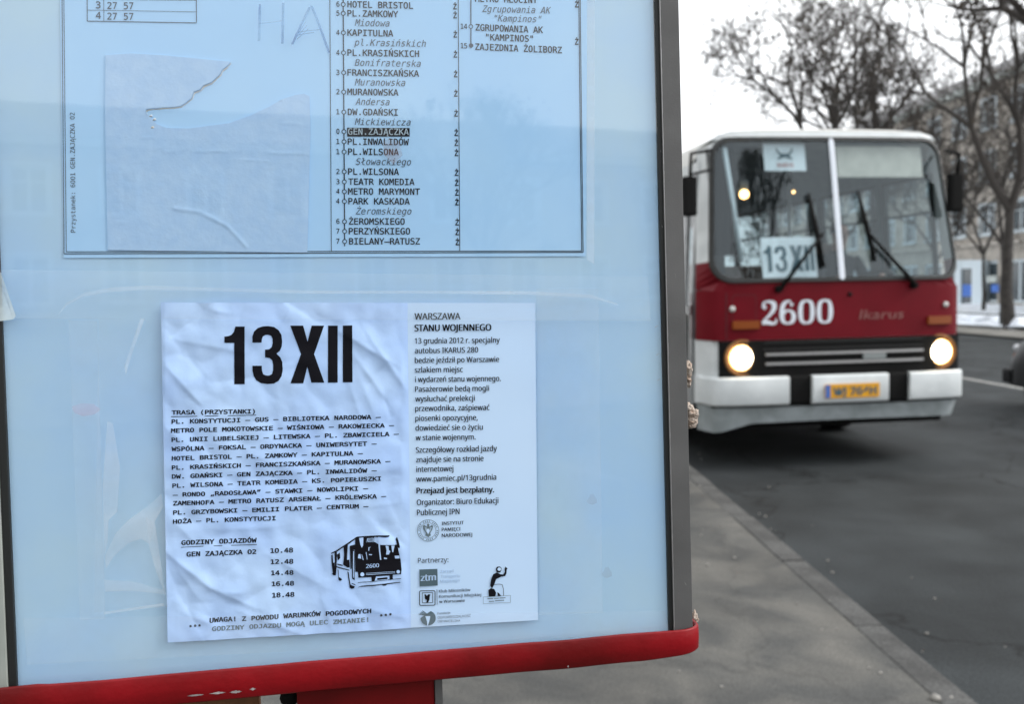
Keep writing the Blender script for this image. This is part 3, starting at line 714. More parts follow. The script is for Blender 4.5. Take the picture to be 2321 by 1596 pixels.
three = [(693, 330), (693, 290), (705, 255), (730, 232), (765, 221), (800, 219), (840, 226), (870, 248), (888, 280), (893, 320), (890, 355), (878, 385), (855, 405), (880, 430), (893, 460), (897, 510), (890, 555), (870, 588), (838, 606), (797, 610), (750, 604), (718, 585), (700, 555), (693, 520), (693, 487), (755, 487), (756, 520), (765, 545), (785, 553), (805, 553), (825, 543), (832, 515), (832, 480), (826, 450), (808, 434), (778, 430), (778, 378), (805, 376), (822, 362), (829, 335), (828, 305), (820, 285), (800, 277), (780, 278), (762, 290), (756, 310), (755, 330)]
xx_ = [(948, 216), (1035, 216), (1064, 325), (1092, 216), (1175, 216), (1108, 408), (1177, 600), (1090, 600), (1062, 492), (1035, 605), (950, 605), (1020, 408)]
i1 = [(1202, 216), (1267, 216), (1267, 600), (1202, 600)]; i2 = [(1302, 216), (1365, 214), (1367, 598), (1302, 598)]
cut_print([[Z3(*p) for p in poly] for poly in (one, three, xx_, i1, i2)], 6, 'heading', M['ink'], poster)
pp = Print(surf_po)
for st, a, b in (('PL. KONSTYTUCJI – GUS – BIBLIOTEKA NARODOWA –', (147, 878), (1558, 845)), ('METRO POLE MOKOTOWSKIE – WIŚNIOWA – RAKOWIECKA –', (145, 938), (1648, 902)),
    ('PL. UNII LUBELSKIEJ – LITEWSKA – PL. ZBAWICIELA –', (148, 1000), (1680, 960)), ('WSPÓLNA – FOKSAL – ORDYNACKA – UNIWERSYTET –', (147, 1062), (1530, 1025)),
    ('HOTEL BRISTOL – PL. ZAMKOWY – KAPITULNA –', (149, 1125), (1437, 1090)), ('PL. KRASIŃSKICH – FRANCISZKAŃSKA – MURANOWSKA –', (150, 1187), (1623, 1143)),
    ('DW. GDAŃSKI – GEN ZAJĄCZKA – PL. INWALIDÓW –', (150, 1248), (1530, 1205)), ('PL. WILSONA – TEATR KOMEDIA – KS. POPIEŁUSZKI', (153, 1310), (1560, 1262)),
    ('– RONDO „RADOSŁAWA” – STAWKI – NOWOLIPKI –', (155, 1372), (1473, 1327)), ('ZAMENHOFA – METRO RATUSZ ARSENAŁ – KRÓLEWSKA –', (157, 1430), (1595, 1380)),
    ('PL. GRZYBOWSKI – EMILII PLATER – CENTRUM –', (158, 1492), (1475, 1447)), ('HOŻA – PL. KONSTYTUCJI', (158, 1552), (850, 1528)), ('TRASA (PRZYSTANKI)', (147, 817), (710, 808))):
    pp.text(st, Z3(*a), Z3(*b), 9.9, MONO, .022, 0, 0)
pp.line(Z3(143, 831), Z3(717, 820), 1.4)
for st, a, b in (('GODZINY ODJAZDÓW', (262, 262), (885, 240)), ('GEN ZAJĄCZKA 02', (305, 357), (880, 335)), ('10.48', (998, 328), (1185, 322)), ('12.48', (1000, 420), (1187, 414)), ('14.48', (1003, 513), (1188, 507)),
    ('16.48', (1008, 605), (1192, 598)), ('18.48', (1012, 697), (1195, 690)), ('UWAGA! Z POWODU WARUNKÓW POGODOWYCH', (495, 905), (1830, 825))):
    pp.text(st, Z4(*a), Z4(*b), 10.6, MONO, .022, 0, 0)
pp.text('GODZINY ODJAZDU MOGĄ ULEC ZMIANIE!', Z4(515, 975), Z4(1805, 898), 10.2, MONO, .02, 0, 1)
pp.line(Z4(260, 281), Z4(885, 258), 1.4)
for x, y in ((338, 933), (376, 930), (412, 927), (1912, 842), (1950, 838), (1988, 833)):
    c = Z4(x, y)
    for k in range(3): pp.line((c[0] - 3 * math.cos(k * 1.047), c[1] - 3 * math.sin(k * 1.047)), (c[0] + 3 * math.cos(k * 1.047), c[1] + 3 * math.sin(k * 1.047)), 1.6)
pp.build('route_text', [M['ink'], M['ink3']], poster, nu0, nv0)
pp = Print(lambda x, y: (*uv(x, y), PWZ + .0008))
for st, a, b, cap, off in (('WARSZAWA', (78, 182), (400, 180), 45, .02), ('STANU WOJENNEGO', (78, 263), (615, 258), 45, .03), ('13 grudnia 2012 r. specjalny', (80, 350), (675, 343), 38, .002), ('autobus IKARUS 280', (80, 418), (523, 412), 38, .002),
    ('będzie jeździł po Warszawie', (80, 486), (670, 478), 38, .002), ('szlakiem miejsc', (80, 553), (416, 549), 38, .002), ('i wydarzeń stanu wojennego.', (82, 620), (682, 612), 38, .002), ('Pasażerowie będą mogli', (82, 688), (600, 681), 38, .002),
    ('wysłuchać prelekcji', (83, 756), (500, 750), 38, .002), ('przewodnika, zaśpiewać', (83, 823), (603, 815), 38, .002), ('piosenki opozycyjne,', (84, 892), (520, 886), 38, .002), ('dowiedzieć się o życiu', (85, 960), (556, 953), 38, .002),
    ('w stanie wojennym.', (86, 1028), (505, 1022), 38, .002), ('Szczegółowy rozkład jazdy', (87, 1115), (655, 1103), 39, .002), ('znajduje się na stronie', (89, 1182), (561, 1172), 38, .002), ('internetowej', (90, 1250), (350, 1243), 38, .002),
    ('www.pamiec.pl/13grudnia', (90, 1318), (650, 1303), 38, .002), ('Przejazd jest bezpłatny.', (92, 1400), (635, 1392), 40, .03), ('Organizator: Biuro Edukacji', (94, 1482), (665, 1468), 39, .002), ('Publicznej IPN', (95, 1553), (393, 1545), 39, .002)):
    pp.text(st, Z5(*a), Z5(*b), cap / 2.956 / q, SANS, off, 0, 0)
for st, a, b, cap, off, mi in (('INSTYTUT', (427, 228), (672, 218), 36, .02, 0), ('PAMIĘCI', (427, 295), (635, 288), 36, .02, 0), ('NARODOWEJ', (427, 362), (765, 352), 38, .02, 0), ('Partnerzy:', (162, 650), (500, 640), 55, .0, 0),
    ('Zarząd', (410, 760), (555, 752), 30, 0, 2), ('Transportu', (415, 815), (630, 805), 30, 0, 2), ('Miejskiego', (410, 868), (625, 856), 30, 0, 2), ('Klub Miłośników', (395, 980), (745, 963), 32, .008, 1),
    ('Komunikacji Miejskiej', (397, 1038), (865, 1018), 32, .008, 1), ('w Warszawie', (398, 1095), (682, 1082), 32, .015, 0), ('Fundacja', (380, 1222), (520, 1213), 22, .01, 1), ('ODPOWIEDZIALNOŚĆ', (382, 1270), (748, 1250), 27, .0, 1), ('OBYWATELSKA', (382, 1312), (632, 1303), 26, .0, 1)):
    pp.text(st, Z6(*a), Z6(*b), cap / 4.694 / q, SANS, off, 0, mi)
pp.build('notice_text', [M['ink'], M['ink2'], M['pale']], poster, nu0, nv0)
# emblems
surf9 = lambda x, y: (*uv(x, y), PWZ + .0008)
surf10 = lambda x, y: (*uv(x, y), PWZ + .0010)
le = Print(surf9); l2 = Print(surf10)
c = Z6(275, 288); le.ring(c, 24.2, 1.1, 1, 36); le.ring(c, 17.5, .8, 1, 30)
for k in range(30):
    if k % 5 == 4: continue
    t = 6.2832 * k / 30; le.line((c[0] + 19.2 * math.cos(t), c[1] + 19.2 * math.sin(t)), (c[0] + 22.4 * math.cos(t + .05), c[1] + 22.4 * math.sin(t + .05)), 1.6, 1)
eagle = [(265, 215), (280, 212), (292, 225), (285, 245), (300, 240), (318, 225), (330, 240), (322, 275), (308, 300), (298, 318), (306, 345), (290, 350), (278, 366), (262, 350), (244, 346), (252, 318), (238, 298), (222, 270), (216, 238), (232, 224), (250, 240), (268, 246), (262, 230)]
le.poly([Z6(*p) for p in eagle][::-1], 1)
l2.poly([Z6(*p) for p in ((262, 270), (285, 268), (292, 300), (275, 330), (258, 300))][::-1], 0)
for x in (240, 252, 300, 312): l2.line(Z6(x, 250), Z6(x + (275 - x) * .4, 300), .9, 0)
le.build('seal_emblem', [M['ink'], M['ink3'], M['slate']], poster, nu0, nv0); l2.build('seal_detail', [M['poster_r']], poster, nu0, nv0); le = Print(surf9); l2 = Print(surf10)
le.poly([Z6(178, 722), Z6(378, 715), Z6(382, 900), Z6(182, 910)][::-1], 2)
l2.text('ztm', Z6(193, 850), Z6(362, 840), 15, SANS, .035, 0, 0)
le.build('square_logo', [M['ink'], M['ink3'], M['slate']], poster, nu0, nv0); l2.build('logo_letters', [M['poster_r']], poster, nu0, nv0); le = Print(surf9); l2 = Print(surf10)
rr_ = []
for (cx, cy, a0) in ((338, 972, -90), (338, 1106, 0), (194, 1108, 90), (194, 974, 180)):
    for k in range(4): t = R(a0 + 30 * k); rr_.append(Z6(cx + 14 * math.cos(t), cy + 14 * math.sin(t)))
le.pline(rr_, 1.7, 0, True)
le.pline([Z6(210, 982), Z6(326, 978), Z6(326, 1090), Z6(211, 1094)], 1.2, 0, True)
le.poly([Z6(*p) for p in ((232, 1002), (250, 998), (262, 1015), (275, 998), (300, 1000), (292, 1030), (290, 1060), (275, 1088), (255, 1090), (262, 1062), (240, 1050), (238, 1020))][::-1], 0)
le.line(Z6(373, 945), Z6(375, 1112), 1.1, 0)
le.build('club_logo', [M['ink'], M['ink3'], M['slate']], poster, nu0, nv0); le = Print(surf9)
fc = []
for k in range(26): t = R(-70 + 250 * k / 25 + 0); fc.append(Z6(275 + 85 * math.cos(t), 1262 + 82 * math.sin(t)))
le.poly(fc[::-1], 2)
l2.poly([Z6(*p) for p in ((245, 1240), (300, 1240), (290, 1290), (268, 1362), (262, 1300))][::-1], 0)
for k in range(4): le.line(Z6(170 + 14 * k, 1218 - 12 * k), Z6(255 + 6 * k, 1236 - 3 * k), 1.8, 2)
le.build('quill_logo', [M['ink'], M['ink3'], M['slate']], poster, nu0, nv0); l2.build('quill', [M['poster_r']], poster, nu0, nv0); le = Print(surf9); l2 = Print(surf10)
# small statue figure
for poly in (((1032, 705), (1045, 690), (1075, 690), (1092, 708), (1088, 735), (1075, 755), (1040, 755), (1030, 730)), ((1000, 775), (1040, 755), (1080, 775), (1110, 778), (1128, 750), (1125, 715), (1135, 690), (1158, 712), (1148, 725), (1145, 765), (1132, 795), (1090, 800), (1030, 830), (1010, 890), (985, 935), (965, 900), (975, 830)), ((945, 950), (975, 930), (1010, 940), (1030, 980), (1022, 1022), (950, 1022))):
    le.poly([Z6(*p) for p in poly][::-1], 0)
l2.disc(Z6(1066, 718), 4.2, 3.8, 0); 
le.pline([Z6(1008, 890), Z6(1060, 885), Z6(1098, 890), Z6(1112, 940), Z6(1114, 1015)], 1.1, 0); le.poly([Z6(1045, 975), Z6(1062, 985), Z6(1088, 1018), Z6(1050, 1020)][::-1], 0)
le.pline([Z6(888, 1028), Z6(1190, 1010), Z6(1191, 1088), Z6(888, 1103)], .7, 1, True)
for (x0, x1, y) in ((935, 1000, 1048), (1008, 1060, 1044), (1068, 1135, 1040), (950, 1010, 1078), (1018, 1120, 1070)): le.line(Z6(x0, y), Z6(x1, y - (x1 - x0) * .05), 1.7, 1)
le.build('statue_emblem', [M['ink'], M['ink3'], M['slate']], poster, nu0, nv0); l2.build('statue_face', [M['poster_r']], poster, nu0, nv0)
# printed bus picture (flat black print)
K = []
K += [[(765, 335), (800, 318), (1100, 296), (1300, 288), (1490, 290), (1470, 318), (1400, 330), (1250, 318), (1240, 330), (1180, 322), (1160, 330), (1000, 345), (990, 440), (1180, 430), (1240, 470), (1290, 490), (1590, 490), (1640, 560), (1690, 700), (1715, 800), (1735, 1000), (1725, 1100), (1550, 1115), (1550, 1215), (1490, 1220), (1480, 1130), (1200, 1145), (1170, 1240), (1110, 1245), (1100, 1160), (830, 1175), (820, 1060), (765, 1050), (755, 700)]]
K += [[(1000, 345), (1160, 330), (1160, 425), (1005, 437)]]
K += [[(255, 655), (370, 600), (520, 500), (760, 345), (765, 372), (620, 475), (520, 530), (380, 630), (262, 675)]]
K += [[(260, 700), (290, 690), (300, 860), (330, 860), (355, 1120), (300, 1125), (270, 900)], [(330, 660), (380, 600), (375, 900), (360, 1120), (345, 1118)], [(520, 510), (610, 470), (590, 800), (640, 800), (650, 960), (600, 960), (510, 900), (530, 700)], [(650, 510), (760, 480), (765, 590), (700, 600), (690, 990), (665, 1000)]]
K += [[(600, 1050), (625, 1060), (640, 1180), (665, 1320), (720, 1350), (755, 1360), (740, 1400), (690, 1412), (650, 1390), (620, 1200)], [(395, 1000), (410, 1010), (420, 1160), (470, 1190), (490, 1220), (450, 1240), (415, 1225)], [(270, 1080), (350, 1105), (355, 1128), (305, 1125)]]
K += [[(360, 930), (640, 1010), (640, 1030), (360, 955)], [(820, 1272), (1725, 1188), (1727, 1198), (820, 1284)], [(810, 1375), (900, 1345), (1330, 1300), (1700, 1266), (1715, 1280), (1440, 1312), (1400, 1335), (1350, 1335), (1320, 1318), (1200, 1335), (1130, 1345), (900, 1365)], [(1610, 370), (1640, 325), (1670, 400), (1700, 520), (1690, 560), (1655, 540)], [(1560, 490), (1640, 480), (1690, 690), (1610, 700)]]
K += [[(1225, 1175), (1440, 1158), (1442, 1205), (1228, 1222)], [(690, 1290), (770, 1320), (765, 1335), (690, 1305)], [(380, 690), (440, 650), (450, 760), (400, 820)], [(390, 880), (500, 905), (500, 930), (390, 905)], [(700, 600), (750, 600), (752, 1230), (700, 1200)]]
cut_print([[Z7(*p) for p in poly] for poly in K], 9, 'bus_picture', M['ink'], poster, .0004)
Wt = [[(845, 345), (935, 335), (930, 500), (900, 550), (870, 480)], [(1015, 352), (1150, 342), (1150, 415), (1018, 425)], [(1250, 340), (1420, 340), (1590, 350), (1600, 488), (1290, 485), (1250, 440)], [(1240, 320), (1270, 330), (1290, 620), (1310, 800), (1285, 800), (1260, 600)], [(830, 690), (870, 680), (890, 780), (820, 770)], [(1400, 500), (1460, 505), (1470, 590), (1500, 620), (1470, 690), (1410, 690), (1420, 600)], [(1590, 715), (1690, 710), (1695, 770), (1600, 775)], [(1365, 750), (1430, 760), (1430, 785), (1370, 785)], [(1050, 680), (1120, 685), (1110, 705), (1055, 702)], [(1040, 540), (1095, 530), (1060, 550), (1055, 610), (1040, 610)], [(985, 640), (1000, 640), (1020, 790), (1010, 800)], [(895, 690), (905, 690), (940, 800), (925, 810)], [(990, 1080), (1600, 1045), (1600, 1053), (990, 1088)], [(990, 1108), (1600, 1072), (1600, 1080), (990, 1116)], [(1215, 1168), (1450, 1150), (1455, 1160), (1215, 1178)], [(1215, 1222), (1450, 1205), (1450, 1215), (1215, 1232)], [(1520, 500), (1590, 500), (1560, 640), (1540, 640)], [(720, 620), (738, 620), (740, 1180), (722, 1170)]]
for cx, cy, r_ in ((912, 1105, 42), (1665, 1048, 38)): Wt.append([(cx + r_ * math.cos(6.283 * k / 12), cy + r_ * math.sin(6.283 * k / 12)) for k in range(12)])
cut_print([[Z7(*p) for p in poly] for poly in Wt], 12, 'picture_highlight', M['poster_l'], poster, .0007)
pn = Print(lambda x, y: surf_po(x, y, PWZ + .0009)); pn.text('2600', Z7(990, 975), Z7(1262, 955), 8.6, SANS, .02, 0, 0); pn.text('XIII', Z7(1030, 408), Z7(1140, 400), 5.5, SANS, .03, 0, 1); pn.build('picture_number', [M['poster_l'], M['ink']], poster, nu0, nv0)

# ---- clear tapes and film
def tape(name, pts, w, mt, label, cat='tape', n=24, wav=.0003):
    u0, v0 = uv(sum(p[0] for p in pts) / 4, sum(p[1] for p in pts) / 4)
    mb = MB()
    def f(s, t):
        p = lerp2(lerp2(pts[3], pts[2], s), lerp2(pts[0], pts[1], s), t); a, b = uv(*p)
        return (a, b, w + wav * noise.noise(Vector((p[0] * .02, p[1] * .03, 3))))
    mb.grid(n, 6, f)
    o = shift(mb, u0, v0).build(name, mt); o.matrix_world = BM @ Matrix.Translation((u0, v0, 0)); return tag(o, label, cat)
tape('clear_tape', [(-12, 613), (1462, 628), (1468, 728), (-12, 722)], .0082, M['film3'], 'wide clear tape running right across the case above the 13 XII notice', n=60)
tape('clear_tape', [(160, 726), (225, 728), (243, 1400), (186, 1402)], .0050, M['film'], 'narrow upright clear tape left of the notice', n=6)
tape('clear_tape', [(60, 1395), (1500, 1380), (1512, 1428), (70, 1500)], .0074, M['film'], 'long clear tape along the bottom of the case over the notice edge', n=40)
tape('clear_tape', [(1212, 655), (1352, 655), (1362, 1385), (1218, 1390)], .0062, M['film'], 'broad upright clear film right of the notice', n=12)
tape('clear_tape', [(1326, -60), (1345, -60), (1344, 600), (1327, 590)], .0047, M['film2'], 'narrow whitish strip painting the bright reflection along the sleeve edge, right of the timetable', n=4)  # whitish strip stands in for a bright line reflection
# crumpled plastic film at the left, fold highlights painted as whitish wedges
fu0, fv0 = uv(300, 1150)
ff = bthing('plastic_film', fu0, fv0)
tag(ff, 'creased clear plastic film with whitish painted fold highlights, lower left of the notice', 'plastic film')
mb = MB(); 
def ffn(s, t):
    p = lerp2(lerp2((218, 1385), (385, 1372), s), lerp2((228, 722), (372, 724), s), t); a, b = uv(*p)
    return (a, b, .0050 + .0016 * abs(noise.noise(Vector((p[0] * .015, p[1] * .01, 2)))))
mb.grid(20, 60, ffn); shift(mb, fu0, fv0).build('film_sheet', M['film'], ff)
for poly in ([(243, 955), (256, 960), (272, 1060), (266, 1160), (246, 1180), (244, 1230), (236, 1262), (233, 1100)],
             [(238, 1260), (262, 1210), (290, 1180), (345, 1140), (366, 1120), (370, 1150), (352, 1180), (340, 1235), (320, 1222), (290, 1232), (258, 1262), (240, 1290)],
             [(330, 1170), (352, 1190), (372, 1330), (376, 1352), (355, 1300), (338, 1240)],
             [(236, 1315), (300, 1318), (372, 1338), (376, 1348), (300, 1340), (238, 1342)],
             [(236, 1388), (370, 1368), (372, 1374), (236, 1394)], [(318, 722), (328, 722), (300, 800), (285, 850), (282, 830)]):
    mb = MB(); k = len(poly); pts = [P(x, y, .0073) for x, y in poly]; mb.add(pts, [list(range(k))[::-1]]); o = shift(mb, fu0, fv0).build('fold_highlight', M['film2'], ff)
# whitish strip: painted highlight on a fold of the wide tape
wu0, wv0 = uv(700, 650)
tf = MB()
arc = [(130, 716, 1), (150, 690, 3), (190, 668, 4), (250, 657, 5), (330, 652, 5), (480, 656, 4), (700, 662, 3.5), (950, 662, 3), (1200, 664, 4), (1340, 672, 4), (1400, 690, 2)]
for i in range(len(arc) - 1):
    a, b = arc[i], arc[i + 1]
    tf.quad(P(a[0], a[1] + a[2], .0090), P(b[0], b[1] + b[2], .0090), P(b[0], b[1] - b[2], .0090), P(a[0], a[1] - a[2], .0090))
o = shift(tf, wu0, wv0).build('tape_highlight', M['film2']); o.matrix_world = BM @ Matrix.Translation((wu0, wv0, 0)); tag(o, 'whitish highlight painted along a fold of the wide tape above the notice', 'tape highlight')
# tape end folded round the left edge
fl = MB(); fl.add([P(-14, 606, .009), P(2, 618, .0095), P(36, 716, .0085), P(30, 724, .0085), P(-14, 730, .009)], [(4, 3, 2, 1, 0)])
eu0, ev0 = uv(0, 670); o = shift(fl, eu0, ev0).build('tape_end', film_mat('tape_end_film', .5, (.7, .82, .85), .4)); o.matrix_world = BM @ Matrix.Translation((eu0, ev0, 0)); tag(o, 'whitish loose tape end folded over the left edge of the case', 'tape end')
# smears and scuffs on the panel
def smear(name, pts, mt, w, label):
    u0, v0 = uv(*pts[0]); mb = MB(); k = len(pts)
    mb.add([P(x, y, w) for x, y in pts], [list(range(k))[::-1]]); o = shift(mb, u0, v0).build(name, mt); o.matrix_world = BM @ Matrix.Translation((u0, v0, 0)); tag(o, label, 'smear')
smear('red_smear', [(162, 922), (185, 914), (212, 916), (228, 928), (214, 940), (188, 944), (168, 936)], film_mat('pink_smear', .14, (.85, .35, .5), .6), .0047, 'pink smear on the panel left of the notice')
smear('brown_smear', [(868, 318), (885, 312), (906, 320), (912, 352), (892, 372), (870, 350)], film_mat('brown_smear', .18, (.35, .25, .25), .7), .0047, 'small brown smear over the stop list near PL.INWALIDÓW')
for (x, y, rr, lab) in ((1342, 1132, 13, 'upper grey smudge on the panel right of the notice'), (1376, 1298, 13, 'lower grey smudge on the panel right of the notice')):
    smear('grey_smudge', [(x + rr * (1 + .4 * math.sin(k * 2.1)) * math.cos(6.283 * k / 9) * .8, y + rr * math.sin(6.283 * k / 9)) for k in range(9)][::-1], film_mat('smudge', .16, (.25, .22, .22), .8), .0052, lab)

# ==================================================================
# BUS: local x to the right of the picture, y to the rear, z up
# ==================================================================
bcam_d, bcam_x, byaw = 8.30, None, R(8)
cpos = ground(2005 / q, 1100 / q)      # direction only
dirc = ray(2003 / q, 900 / q); dirc = Vector((dirc.x, dirc.y, 0)); t = 8.12 / dirc.dot(fw0)
bpos = Vector((CAMP.x, CAMP.y, 0)) + dirc * t
bus = empty('articulated_bus', bpos, byaw - yaw)
tag(bus, 'red and white articulated city bus numbered 2600 with headlights on, pulling in at the kerb', 'bus')
def zedge(s):
    a = abs(s); return 3.08 - .012 * a * a - (.12 * ((a - .82) / .18) ** 2 if a > .82 else 0)
def hw(z): return 1.25 - max(0, z - 1.7) * .075
def fy(x, z):
    a = min(1, abs(x) / 1.25)
    y = .035 * (x / 1.25) ** 2 + .30 * (1 - max(0, 1 - a ** 9) ** (1 / 6.0))
    y += max(0, z - 1.7) * .17
    if z > 2.9: y += (z - 2.9) ** 2 * .4
    return y
def FR(x, z, off=0.0): return (x * hw(z) / 1.25, fy(x, z) - off, z)
def fpatch(mb, x0, x1, z0, z1, off=0, nx=8, nz=4, mi=0):
    mb.grid(nx, nz, lambda s, t: FR(x0 + (x1 - x0) * s, z0 + (z1 - z0) * t, off), mi)
def fslab(mb, x0, x1, z0, z1, off, th, nx=8, nz=2, mi=0):
    """raised slab following the front surface"""
    f = lambda s, t: FR(x0 + (x1 - x0) * s, z0 + (z1 - z0) * t, off)
    mb.grid(nx, nz, f, mi)
    for (zz, fl) in ((z0, 0), (z1, 1)):
        mb.grid(nx, 1, lambda s, t: FR(x0 + (x1 - x0) * s, zz, off - th * t), mi)
    for xx in (x0, x1):
        mb.grid(1, nz, lambda s, t: FR(xx, z0 + (z1 - z0) * t, off - th * s), mi)
def roundrect(x0, x1, z0, z1, r, n=6, rt=None):
    rt = rt or r; pts = []
    for cx, cz, a0, rr in ((x1 - rt, z1 - rt, 0, rt), (x0 + rt, z1 - rt, 90, rt), (x0 + r, z0 + r, 180, r), (x1 - r, z0 + r, 270, r)):
        for k in range(n + 1): t = R(a0 + 90 * k / n); pts.append((cx + rr * math.cos(t), cz + rr * math.sin(t)))
    return pts
def densify(pts, m=8):
    o = []
    for i in range(len(pts)):
        a, b = pts[i], pts[(i + 1) % len(pts)]; L = math.hypot(b[0] - a[0], b[1] - a[1]); k = max(1, int(L / .12))
        for j in range(k): o.append((a[0] + (b[0] - a[0]) * j / k, a[1] + (b[1] - a[1]) * j / k))
    return o
GZ0, GZ1 = 1.70, 3.03
go_ = densify(roundrect(-1.215, 1.215, GZ0, GZ1, .20, rt=.17)); 
def inset(pts, d):
    cx = 0; cz = (GZ0 + GZ1) / 2
    sx = (1.215 - d) / 1.215; sz = ((GZ1 - GZ0) / 2 - d) / ((GZ1 - GZ0) / 2)
    return [((x - cx) * sx, cz + (z - cz) * sz) for x, z in pts]
gi = inset(go_, .045)
# gasket (raised ring)
mb = MB(); N = len(go_)
rings = [[FR(x, z, 0) for x, z in go_], [FR(x, z, .022) for x, z in inset(go_, .008)], [FR(x, z, .022) for x, z in inset(go_, .036)], [FR(x, z, .0) for x, z in gi]]
for a, b in zip(rings[:-1], rings[1:]):
    for k in range(N): mb.quad(a[k], a[(k + 1) % N], b[(k + 1) % N], b[k])
mb.sm = [True] * len(mb.f); mb.build('windscreen_gasket', M['bgask'], bus)
# glass, two halves
def glass_half(sg):
    mb = MB(); pts = inset(go_, .04); nx, nz = 14, 12
    # clip rounded rectangle on a grid: map grid rows to the outline width
    def width_at(z):
        xs = [abs(x) for x, zz in pts if abs(zz - z) < .12]; 
        r_ = .17 if z < 2.2 else .14
        zb = GZ0 + .04; zt = GZ1 - .04; w = 1.175
        if z < zb + r_: w -= r_ - math.sqrt(max(0, r_ ** 2 - (zb + r_ - z) ** 2))
        if z > zt - r_: w -= r_ - math.sqrt(max(0, r_ ** 2 - (z - zt + r_) ** 2))
        return w
    def f(s, t):
        t2 = .5 - .5 * math.cos(math.pi * t); z = GZ0 + .04 + (GZ1 - GZ0 - .08) * t2; w = width_at(z); return FR(sg * (.028 + (w - .028) * s), z, .004)
    mb.grid(nx, nz, f); return mb.build('windscreen', M['bglass'], bus)
glass_half(-1); glass_half(1)
mb = MB(); mb.grid(2, 10, lambda s, t: FR(-.028 + .056 * s, GZ0 + .02 + (GZ1 - GZ0 - .04) * t, .018 + .012 * math.sin(math.pi * s))); mb.build('windscreen_pillar', M['paintwhite'], bus)
# red front with the frame around the windscreen
mb = MB()
NB = []
for x, z in go_:
    dx = x / 1.25; dz = (z - (GZ0 + GZ1) / 2) / ((GZ1 - GZ0) / 2 + .06); mm = max(abs(dx), abs(dz)); NB.append((dx / mm * 1.25, min((GZ0 + GZ1) / 2 + dz / mm * ((GZ1 - GZ0) / 2 + .06), zedge(dx / mm) + .012)))
for k in range(N):
    a, b = go_[k], go_[(k + 1) % N]; c_, d = NB[(k + 1) % N], NB[k]
    mi = 0 if (a[1] + b[1]) / 2 < 1.95 else 1
    mb.quad(FR(*a), FR(*b), FR(*c_), FR(*d), mi)
fpatch(mb, -1.25, 1.25, 1.19, GZ0 - .06, 0, 40, 3, 0)
mb.build('front_panel', [M['bred'], M['bwhite']], bus)
# seams and locker flap of the red panel
mb = MB(); fslab(mb, -1.075, -1.065, 1.2, 1.62, .0015, .001, 1, 4); 
fl_ = densify(roundrect(-1.02, -.80, 1.33, 1.60, .03))
for k in range(len(fl_)):
    a, b = fl_[k], fl_[(k + 1) % len(fl_)]; ca, cb = (-.91 + (a[0] + .91) * .95, 1.465 + (a[1] - 1.465) * .96), (-.91 + (b[0] + .91) * .95, 1.465 + (b[1] - 1.465) * .96)
    mb.quad(FR(*a, .002), FR(*b, .002), FR(*cb, .002), FR(*ca, .002))
mb.build('panel_seam', mat('seam_dark', (.06, .005, .01), .6), bus)
# lower body
mb = MB(); fpatch(mb, -1.25, 1.25, .86, 1.19, -.03, 40, 2, 0); mb.build('front_lower', M['bwhite'], bus)
mb = MB(); fslab(mb, -1.13, 1.21, .86, 1.185, .012, .05, 30, 3); mb.build('grille_panel', M['bdark'], bus)
for z in (1.105, 1.165):
    mb = MB(); fslab(mb, -.74, .80, z - .006, z + .006, .018, .01, 16, 1); mb.build('grille_louvre', mat('louvre', (.02, .02, .02), .5), bus)
for z in (.975, 1.06):
    mb = MB(); fslab(mb, -.72, .80, z - .011, z + .011, .030, .02, 16, 1); mb.build('grille_bar', M['chrome'], bus)
mb = MB(); fslab(mb, .20, .42, .995, 1.045, .036, .03, 4, 1); mb.build('grille_badge', mat('badge', (.30, .33, .33), .4, metal=.4), bus)
for sx in (-.935, .985):
    y0 = fy(sx, 1.035)
    h = MB(); h.lathe([(.165, .0), (.160, -.016), (.150, -.016), (.112, .0), (.106, .02)], 32, (sx, y0, 1.035), 'y'); hl = h.build('headlight', M['lamp_ring'], bus)
    g = MB(); g.lathe([(.100, -.010), (.088, -.034), (.05, -.046), (.0, -.050)], 32, (sx, y0, 1.035), 'y'); g.build('lamp_lens', M['lamp'], hl)
    g = MB(); g.lathe([(.118, -.004), (.116, -.014), (.104, -.018), (.1005, -.010)], 32, (sx, y0, 1.035), 'y'); g.build('halo_rim', mat('halo_glow', (.6, .3, .1), .4, emis=(1, .55, .20), estr=3.0), hl)  # emissive orange ring imitates the halo round the lens
for sx in (-.90, .97):
    mb = MB(); fslab(mb, sx - .12, sx + .12, 1.33 - .035, 1.33 + .035, .03, .03, 6, 2)
    o = mb.build('indicator', M['orange'], bus)
for sx, z in ((-1.02, 1.475), (1.04, 1.47)):
    mb = MB(); mb.ico((sx, fy(sx, z) - .01, z), .028, 2, 0, 0, (1, .5, 1)); mb.build('marker_lamp', mat('marker', (.6, .6, .58), .4), bus)
mb = MB(); mb.ico((.08, fy(0, 1.58) - .004, 1.585), .022, 2, 0, 0, (1, .5, 1)); mb.build('panel_lock', M['bdark'], bus)
